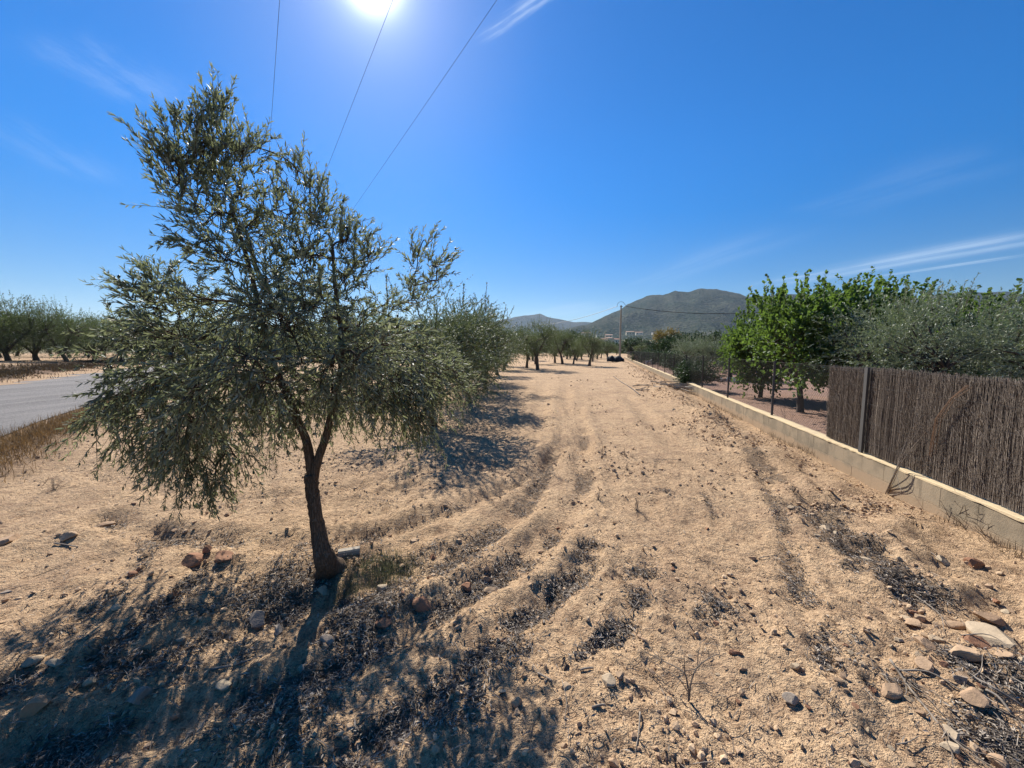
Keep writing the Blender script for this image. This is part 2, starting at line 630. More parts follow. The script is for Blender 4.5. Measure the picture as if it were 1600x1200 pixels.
def m_road(T):  # compacted grey gravel
    P = opos(T)
    n = T.noise(P, .6, 6, .75)
    g = T.noise(P, 45, 4, .75)
    rp = T.n('ShaderNodeMapping', ins={'Vector': P, 'Rotation': (0, 0, R(-33.7)), 'Scale': (1.0, .06, 1.0)})
    st = T.noise(rp.outputs[0], 1.6, 5, .65)
    c = T.mix(T.maprange(n, .35, .65), (.215, .197, .178, 1), (.15, .137, .124, 1))
    c = T.mix(T.maprange(st, .45, .62, 0, .55), c, (.30, .27, .24, 1))
    c = T.mix(T.maprange(st, .46, .36, 0, .5), c, (.12, .105, .09, 1))
    c = T.mix(T.maprange(g, .4, .65, 0, .8), c, (.34, .315, .29, 1))
    c = T.mix(T.maprange(g, .46, .36, 0, .8), c, (.11, .10, .09, 1))
    surf(T, c, .92, T.m('ADD', g, T.m('MULTIPLY', T.noise(P, 9, 5, .75), 2.0)), 1.0, .03, .2)


def m_garden(T):
    P = opos(T)
    g = T.noise(P, 30, 4, .8)
    c = T.mix(T.maprange(T.noise(P, .8, 4), .35, .65), (.26, .155, .105, 1), (.20, .125, .09, 1))
    c = T.mix(T.maprange(g, .45, .68, 0, .8), c, (.46, .31, .25, 1))
    c = T.mix(T.maprange(g, .42, .34, 0, .8), c, (.10, .06, .05, 1))
    surf(T, c, .95, g, 1.0, .02, .1)


def rndattr(T):
    return T.n('ShaderNodeAttribute', attribute_name='rnd').outputs['Fac']


def m_leaf(top_a, top_b, under, trans, gloss=.42, tw=.35):
    def fn(T):
        r = rndattr(T)
        top = T.mix(r, (*top_a, 1), (*top_b, 1))
        bf = T.n('ShaderNodeNewGeometry').outputs['Backfacing']
        c = T.mix(bf, top, T.mix(r, (*under, 1), tuple(x * .8 for x in under) + (1,)))
        b = T.n('ShaderNodeBsdfPrincipled', ins={'Base Color': c, 'Roughness': gloss, 'Specular IOR Level': .5})
        t = T.n('ShaderNodeBsdfTranslucent', ins={'Color': T.mix(r, (*trans, 1), tuple(x * .65 for x in trans) + (1,))})
        mx = T.n('ShaderNodeMixShader', ins={0: tw, 1: b.outputs[0], 2: t.outputs[0]})
        T.n('ShaderNodeOutputMaterial', ins={'Surface': mx.outputs[0]})
    return fn


def m_bark(ca, cb, scale=14):
    def fn(T):
        P = opos(T)
        mp = T.n('ShaderNodeMapping', ins={'Vector': P, 'Scale': (1, 1, .15)})
        cr = T.n('ShaderNodeTexVoronoi', ins={'Vector': mp.outputs[0], 'Scale': scale * 5.0})
        cr.feature = 'DISTANCE_TO_EDGE'
        n = T.noise(mp.outputs[0], scale, 6, .7)
        n2 = T.noise(mp.outputs[0], scale * 6, 4, .7)
        c = T.mix(T.maprange(n, .35, .65), (*ca, 1), (*cb, 1))
        c = T.mix(T.maprange(n2, .42, .3, 0, .6), c, tuple(x * .35 for x in ca) + (1,))
        crk = T.maprange(cr.outputs['Distance'], 0.0, .16)
        c = T.mix(T.m('ADD', T.m('MULTIPLY', crk, .45), .55), tuple(x * .3 for x in ca) + (1,), c)
        lich = T.noise(P, 22, 4, .6)
        c = T.mix(T.maprange(lich, .58, .66, 0, .5), c, (.22, .20, .165, 1))
        surf(T, c, .9, T.m('ADD', T.m('ADD', n, T.m('MULTIPLY', n2, .4)), T.m('MULTIPLY', crk, .22)), 1.0, .02, .15)
    return fn


def m_varied(ca, cb, rough=.85, spec=.2, ns=25, dark=.5, bump=.5):
    """plain coloured stuff that varies piece by piece and within a piece"""
    def fn(T):
        P = opos(T)
        n = T.noise(P, ns, 4, .65)
        r = rndattr(T)
        c = T.mix(r, (*ca, 1), (*cb, 1))
        c = T.mix(T.maprange(n, .55, .35, 0, dark), c, tuple(x * .45 for x in ca) + (1,))
        surf(T, c, rough, n, bump, .006, spec)
    return fn


def m_objrand(ca, cb, rough=.9, ns=30, dark=.5, bump=.8, bd=.01):
    def fn(T):
        P = opos(T)
        n = T.noise(P, ns, 5, .65)
        r = T.n('ShaderNodeObjectInfo').outputs['Random']
        c = T.mix(r, (*ca, 1), (*cb, 1))
        c = T.mix(T.maprange(n, .58, .35, 0, dark), c, tuple(x * .5 for x in ca) + (1,))
        surf(T, c, rough, n, bump, bd, .2)
    return fn


def m_block(T):
    P = T.n('ShaderNodeNewGeometry').outputs['Position']
    r = T.n('ShaderNodeObjectInfo').outputs['Random']
    n = T.noise(P, 3.0, 5, .6)
    g = T.noise(P, 70, 4, .7)
    c = T.mix(r, (.31, .245, .165, 1), (.29, .23, .155, 1))
    c = T.mix(T.maprange(n, .42, .62, 0, .9), c, (.215, .175, .12, 1))
    c = T.mix(T.maprange(g, .45, .3, 0, .35), c, (.2, .17, .13, 1))
    dm = T.n('ShaderNodeMapping', ins={'Vector': P, 'Scale': (1, 1, .12)})
    c = T.mix(T.maprange(T.noise(dm.outputs[0], 9, 5, .7), .54, .66, 0, .45), c, (.13, .105, .075, 1))
    sp = T.n('ShaderNodeSeparateXYZ', ins={0: P})
    low = T.maprange(T.m('ADD', sp.outputs[2], T.m('MULTIPLY', T.m('SUBTRACT', n, .5), .16)), .06, -.02)
    c = T.mix(T.m('MULTIPLY', low, .6), c, (.36, .25, .155, 1))
    surf(T, c, .92, T.m('ADD', g, n), .5, .008, .15)


def m_cap(T):
    P = T.n('ShaderNodeNewGeometry').outputs['Position']
    n = T.noise(P, 4, 5, .6)
    g = T.noise(P, 60, 4, .7)
    c = T.mix(T.maprange(n, .35, .7), (.60, .47, .28, 1), (.52, .40, .25, 1))
    c = T.mix(T.maprange(g, .42, .3, 0, .5), c, (.33, .25, .16, 1))
    surf(T, c, .92, g, .6, .006, .1)


def m_hill(blue=0.0):
    def fn(T):
        P = T.n('ShaderNodeNewGeometry').outputs['Position']
        a = T.noise(P, .0035, 5, .6)
        v = T.n('ShaderNodeTexVoronoi', ins={'Vector': P, 'Scale': .07}).outputs['Distance']
        b = T.noise(P, .045, 5, .75)
        c = T.mix(T.maprange(a, .4, .6), (.032, .046, .032, 1), (.066, .072, .050, 1))
        c = T.mix(T.maprange(b, .50, .66, 0, .8), c, (.12, .11, .075, 1))
        c = T.mix(T.maprange(v, .50, .15, 0, .75), c, (.020, .030, .017, 1))
        surf(T, c, .95, T.m('ADD', b, T.m('MULTIPLY', v, -1.0)), 1.0, 9.0, .0)
    return fn


M = {}
M['ground'] = material('dry_soil', m_ground)
M['road'] = material('grey_gravel', m_road)
M['garden'] = material('red_gravel', m_garden)
M['olive'] = material('olive_leaf', m_leaf((.085, .105, .058), (.20, .22, .135), (.34, .35, .26), (.28, .31, .14), .55, .40))
M['olive_far'] = material('olive_leaf_far', m_leaf((.052, .070, .030), (.135, .15, .072), (.19, .21, .13), (.15, .20, .05), .5, .30))
M['olive_row'] = material('olive_leaf_row', m_leaf((.045, .062, .028), (.125, .142, .07), (.22, .24, .15), (.15, .19, .055), .55, .26))
M['silver'] = material('silver_leaf', m_leaf((.14, .175, .105), (.28, .315, .21), (.36, .38, .28), (.19, .25, .09), .42, .28))
M['broad'] = material('broad_leaf', m_leaf((.034, .076, .018), (.095, .15, .034), (.10, .16, .055), (.20, .32, .045), .68, .36))
M['shrub'] = material('dark_shrub_leaf', m_leaf((.022, .045, .013), (.045, .085, .022), (.05, .08, .03), (.05, .10, .02), .5, .22))
M['yellow'] = material('yellow_leaf', m_leaf((.14, .12, .028), (.22, .17, .045), (.2, .17, .06), (.30, .22, .03), .5, .3))
M['bark'] = material('olive_bark', m_bark((.105, .070, .046), (.17, .12, .082)))
M['bark_dark'] = material('grey_bark', m_bark((.085, .068, .055), (.15, .12, .10)))
M['twig'] = material('dry_twig', m_varied((.16, .125, .095), (.36, .31, .25), ns=40))
M['fruit'] = material('green_olive', m_varied((.06, .09, .025), (.03, .03, .03), .35, .5, 10, .2, .1))
M['litter'] = material('dead_leaf', m_varied((.10, .075, .055), (.46, .39, .31), .7, .3, 30, .4))
M['clod'] = material('soil_clod', m_varied((.56, .40, .25), (.40, .26, .16), .95, .1, 45, .55, .8))
M['stone'] = material('field_stone', m_objrand((.47, .325, .20), (.36, .23, .14), ns=18))
M['stone_pale'] = material('pale_stone', m_objrand((.46, .36, .24), (.42, .31, .20), ns=14, dark=.35))
M['stone_grey'] = material('grey_stone', m_objrand((.33, .27, .21), (.26, .20, .15), ns=16))
M['stone_red'] = material('red_stone', m_objrand((.36, .18, .10), (.28, .15, .09), ns=16))
M['block'] = material('concrete_block', m_block)
M['cap'] = material('mortar_cap', m_cap)
M['reed'] = material('heather_twig', m_varied((.125, .097, .078), (.40, .335, .27), .85, .2, 60, .4, .4))
M['metal'] = material('galvanised', lambda T: surf(T, (.22, .215, .21), .5, None, metal=.6))
M['dark_metal'] = material('weathered_post', lambda T: surf(T, (.075, .07, .065), .8, T.noise(opos(T), 40), .3, .002))
M['wire'] = material('fence_wire', lambda T: surf(T, (.08, .075, .07), .8))
M['cable'] = material('black_cable', lambda T: surf(T, (.025, .025, .028), .5))
M['concrete'] = material('concrete', m_objrand((.33, .285, .225), (.32, .28, .22), ns=9, dark=.3))
M['black'] = material('black_plastic', lambda T: surf(T, (.012, .012, .014), .8, T.noise(opos(T), 6), .6, .03, .5))
M['white'] = material('white_paint', m_objrand((.72, .70, .66), (.68, .66, .60), ns=9, dark=.2))
M['fur'] = material('white_fur', m_objrand((.66, .62, .55), (.62, .58, .52), ns=50, dark=.3))
M['drygrass'] = material('dry_grass', m_leaf((.26, .165, .075), (.10, .062, .034), (.22, .15, .07), (.24, .14, .05), .6, .3))
M['bankweed'] = material('brown_weed', m_leaf((.14, .088, .052), (.065, .045, .030), (.13, .09, .05), (.12, .08, .03), .7, .2))
M['grass'] = material('green_grass', m_leaf((.085, .09, .05), (.24, .18, .11), (.10, .12, .07), (.15, .16, .07), .5, .3))
M['hill'] = material('wooded_slope', m_hill())
M['wall_h'] = material('house_wall', m_objrand((.68, .57, .44), (.78, .70, .60), ns=.4, dark=.15, bd=.01))
M['roof_h'] = material('tile_roof', m_objrand((.38, .20, .13), (.46, .30, .22), ns=1.0, dark=.3))
M['pane'] = material('dark_pane', lambda T: surf(T, (.03, .035, .04), .2))

# ------------------------------------------------------------------ ground sheet
def grow(start, stop, d0, fn):
    out = [start]
    while out[-1] < stop:
        out.append(out[-1] + max(d0, fn(out[-1])))
    out[-1] = stop
    return out


def build_ground():
    ys = grow(-14, -.2, .6, lambda y: .15 + abs(y) * .1) + grow(0, 6500, .016, lambda y: .0052 * y * y if y < 16 else .085 * y if y > 30 else 1.3 + (y - 16) * .09)
    ys = sorted(set(ys))
    xr = grow(0, 6500, .02, lambda x: .02 if x < 2.2 else .02 + (x - 2.2) * .02 if x < 6 else .1 + (x - 6) * .09)
    xs = sorted(set([-x for x in xr] + xr))
    X, Y = np.meshgrid(np.array(xs), np.array(ys))
    Z = H(X, Y)
    litv = grid_lookup(_lit, X, Y)
    ny, nx = X.shape
    mb = MB()
    i = np.arange(ny - 1)[:, None] * nx + np.arange(nx - 1)[None]
    mb.add(np.stack([X, Y, Z], -1).reshape(-1, 3), quads=np.stack([i, i + 1, i + nx + 1, i + nx], -1).reshape(-1, 4))
    me = mb.mesh('ground', M['ground'], smooth=True)
    at = me.attributes.new('litter', 'FLOAT', 'POINT')
    at.data.foreach_set('value', litv.ravel().astype(np.float32))
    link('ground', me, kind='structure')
    print('ground', nx, ny)


build_ground()


def strip_sheet(name, mat, fx, us, vs, dz):
    """sheet over a (u,v) grid mapped to x,y by fx, laid dz above the soil below"""
    U, V = np.meshgrid(np.array(us), np.array(vs))
    X, Y = fx(U, V)
    Z = base_h(X, Y) + dz
    ny, nx = X.shape
    i = np.arange(ny - 1)[:, None] * nx + np.arange(nx - 1)[None]
    mb = MB()
    mb.add(np.stack([X, Y, Z], -1).reshape(-1, 3), quads=np.stack([i, i + 1, i + nx + 1, i + nx], -1).reshape(-1, 4))
    return link(name, mb.mesh(name, mat, smooth=True), kind='structure')


def road_fx(U, V):       # U across (n value), V along
    wob = 0.25 * vnoise(V * .35, U * 0 + 3.3, 4) * np.sign(U + 6.7)
    n = U + wob
    return 0.832 * n + RD.x * V, 0.555 * n + RD.y * V


strip_sheet('road', M['road'], road_fx, np.linspace(-9.6, -3.9, 16), grow(-12, 160, .5, lambda v: max(.5, abs(v) * .03)), 0.03)


def gard_fx(U, V):
    n = WN
    return WX0 - n.x * U + WT.x * V + 0.0, - n.y * U + WT.y * V


strip_sheet('garden_ground', M['garden'], gard_fx, grow(.20, 46, .5, lambda v: .3 + v * .05), grow(-6, 56, .5, lambda v: .5 + abs(v) * .03), 0.02)


# ------------------------------------------------------------------ hills
def build_hill(name, prof, yf, yc, yb, seed, wig):
    pxs = np.arange(prof[0][0], prof[-1][0] + 1, 5)
    pys = np.interp(pxs, [p[0] for p in prof], [p[1] for p in prof])
    pys = pys + wig * fbm(pxs / 19.0, pxs * 0, 4, seed, .6)
    ts = np.concatenate([np.linspace(0, 1, 46), 1 + np.linspace(.06, 1, 10)])
    V = []
    for t in ts:
        for px, py in zip(pxs, pys):
            ycc = yc * (1 + .10 * vnoise(px / 60., 0, seed + 3))
            crest = at_depth(px, py, ycc)
            if t <= 1:
                Y = yf + (ycc - yf) * t
                k = t ** 1.25
            else:
                Y = ycc + (yb - ycc) * (t - 1)
                k = max(0, 1 - (t - 1)) ** 1.3
            u = crest.x / ycc
            X = u * Y
            z0 = float(base_h(X, Y)) - 6
            z = z0 + (crest.z - z0) * k
            a = 4 * t * (1 - t) if t < 1 else 0
            z += a * (85 * fbm(X / 330., Y / 620., 5, seed + 5, .55) + 14 * fbm(X / 70., Y / 90., 3, seed + 9, .6))
            if .55 < t < 1.0:      # spurs stay under the crest line as seen from the field
                lim = CAM_Z + (crest.z - CAM_Z) * Y / ycc
                z = min(z, lim - 1.0)
            V.append((X, Y, z))
    nx, ny = len(pxs), len(ts)
    i = np.arange(ny - 1)[:, None] * nx + np.arange(nx - 1)[None]
    mb = MB()
    mb.add(V, quads=np.stack([i, i + 1, i + nx + 1, i + nx], -1).reshape(-1, 4))
    link(name, mb.mesh(name, M['hill'], smooth=True), kind='structure')


build_hill('hills', [(600, 545), (760, 532), (880, 514), (915, 508), (930, 502), (945, 495), (960, 489), (985, 475), (1010, 464), (1040, 459), (1060, 456), (1090, 453),
                     (1120, 452), (1145, 458), (1165, 462), (1230, 460), (1300, 464), (1400, 466), (1500, 458), (1560, 456), (1700, 470), (1900, 490)], 1150, 2500, 3400, 3, 3.5)
build_hill('far_hill', [(560, 540), (660, 525), (730, 512), (770, 503), (800, 496), (815, 493), (832, 492), (845, 490), (858, 496), (880, 500), (900, 503), (940, 506), (1000, 505), (1100, 520)], 3300, 4600, 5600, 8, 2.0)


# ------------------------------------------------------------------ trees
def unit(v):
    v = np.asarray(v, float)
    return v / (np.linalg.norm(v, axis=-1, keepdims=True) + 1e-9)


def bez(a, b, c, d, n):
    t = np.linspace(0, 1, n)[:, None]
    a, b, c, d = (np.array(tuple(q), float) for q in (a, b, c, d))
    return a * (1 - t) ** 3 + 3 * b * t * (1 - t) ** 2 + 3 * c * t * t * (1 - t) + d * t ** 3


def twig_leaves(mb_l, mb_t, p0, d0, L, nleaf, ll, lw, g, droop=0.0, simple=False, stem=.003, ang=.75):
    """a shoot with leaves in opposite pairs"""
    n = 5
    ts = np.linspace(0, 1, n)
    side = unit(g.normal(size=3))
    pts = p0 + d0 * L * ts[:, None] + (side * .12 * L + np.array([0, 0, -droop * L])) * (ts ** 2)[:, None]
    if mb_t is not None:
        mb_t.tube(pts, np.linspace(stem, stem * .4, n), 3, cap=False, rnd=g.random() * .4)
    tl = g.uniform(.08, 1.0, nleaf)
    tl[-max(1, nleaf // 8):] = 1.0
    seg = np.clip((tl * (n - 1)).astype(int), 0, n - 2)
    fr = tl * (n - 1) - seg
    P = pts[seg] * (1 - fr)[:, None] + pts[seg + 1] * fr[:, None]
    D = unit(pts[seg + 1] - pts[seg])
    rad = unit(np.cross(D, g.normal(size=(nleaf, 3))))
    A = (g.uniform(.35, 1.0, nleaf) * ang)[:, None]
    LD = unit(D * np.cos(A) + rad * np.sin(A))
    Nn = unit(np.cross(LD, np.cross(D, LD)) + .5 * g.normal(size=(nleaf, 3)))
    sz = g.uniform(.55, 1.25, nleaf) * (1 - .3 * tl)
    leaves(mb_l, P, LD, Nn, ll * sz, lw * sz * g.uniform(.8, 1.2, nleaf), np.clip(g.normal(.45, .25, nleaf), 0, 1), .10, simple)


def tree_meshes(seed, height, radius, trunk_h, trunk_r, nblob, ntw, nleaf, ll, lw, leafmat, barkmat, simple=False, upright=.3, fork=3, flat=1.0, tw_len=.38, base_clear=.35, shoots=0, lean=.12):
    """trunk + crown mesh pair; local origin at the foot"""
    g = np.random.default_rng(seed)
    tb, tr, tl = MB(), MB(), MB()
    top = np.array([g.normal() * lean, g.normal() * lean, trunk_h])
    tp = bez((0, 0, -.15), (g.normal() * .04, g.normal() * .04, trunk_h * .4), top * .8, top, 7)
    tb.tube(tp, np.array([1.5, 1.15, 1.0, .92, .88, .85, .85]) * trunk_r, 9, rough=.06, seed=seed)
    limbs = []
    for k in range(fork):
        a = k * 2 * math.pi / fork + g.uniform(-.4, .4)
        e = np.array([math.cos(a) * radius * .45, math.sin(a) * radius * .45, trunk_h + (height - trunk_h) * g.uniform(.35, .55)]) 
        pts = bez(top - [0, 0, .04], top + [math.cos(a) * radius * .12, math.sin(a) * radius * .12, (height - trunk_h) * .15], e * .75 + top * .25 + [0, 0, .05], e, 7)
        tr.tube(pts, np.linspace(.62, .28, 7) * trunk_r, 6, rough=.05, seed=seed + k)
        limbs.append(pts)
    zc = base_clear * height
    zm = (height + zc) / 2
    hz = (height - zc) / 2 * flat
    for b in range(nblob):
        v = unit(g.normal(size=3))
        q = g.random() ** .45
        c = np.array([v[0] * radius * .78 * q, v[1] * radius * .78 * q, zm + v[2] * hz * .80 * q])
        lp = limbs[b % fork]
        cand = np.concatenate(limbs)
        i0 = int(np.argmin(np.linalg.norm(cand - c, axis=1) + .4 * np.maximum(0, cand[:, 2] - c[2] + .1)))
        a0 = cand[i0]
        bp = bez(a0, a0 + (c - a0) * .35 + [0, 0, .1], c - (c - a0) * .3 + g.normal(size=3) * .05, c, 5)
        tr.tube(bp, np.linspace(.24, .07, 5) * trunk_r, 4, cap=False)
        br = radius * g.uniform(.22, .42)
        for t in range(ntw):
            s = c + unit(g.normal(size=3)) * br * g.random() ** .5 * .8
            out = unit((s - np.array([0, 0, zm - .2 * hz])) * [1, 1, .8])
            d = unit(out * .7 + unit(g.normal(size=3)) * .8 + np.array([0, 0, upright * (1 if s[2] > zm else .2)]))
            twig_leaves(tl, None, s, d, tw_len * g.uniform(.6, 1.3), nleaf, ll, lw, g, droop=.15, simple=simple)
    for k in range(shoots):
        a, q = g.uniform(0, 6.28), radius * .75 * g.random() ** .5
        s = np.array([math.cos(a) * q, math.sin(a) * q, zm + hz * (.75 * (1 - .5 * (q / radius) ** 2))])
        d = unit(np.array([math.cos(a) * .2, math.sin(a) * .2, 1.0]) + g.normal(size=3) * .13)
        twig_leaves(tl, tr, s, d, tw_len * g.uniform(.9, 1.8), int(nleaf * 2.6), ll, lw, g, simple=simple, stem=.006, ang=1.1)
    return tb.mesh('trunk', barkmat, smooth=True), tl.mesh('crown', leafmat, attr=True), tr.mesh('branches', barkmat, smooth=True)


def tree(name, label, cat, meshes, x, y, rz=0, s=(1, 1, 1), group=None, z=None):
    t = thing(name, label, cat, (x, y, gz(x, y) if z is None else z), rz, group)
    t.scale = s
    link('trunk', meshes[0], t)
    link('crown', meshes[1], t, kind='stuff')
    link('branches', meshes[2], t, kind='stuff')
    return t


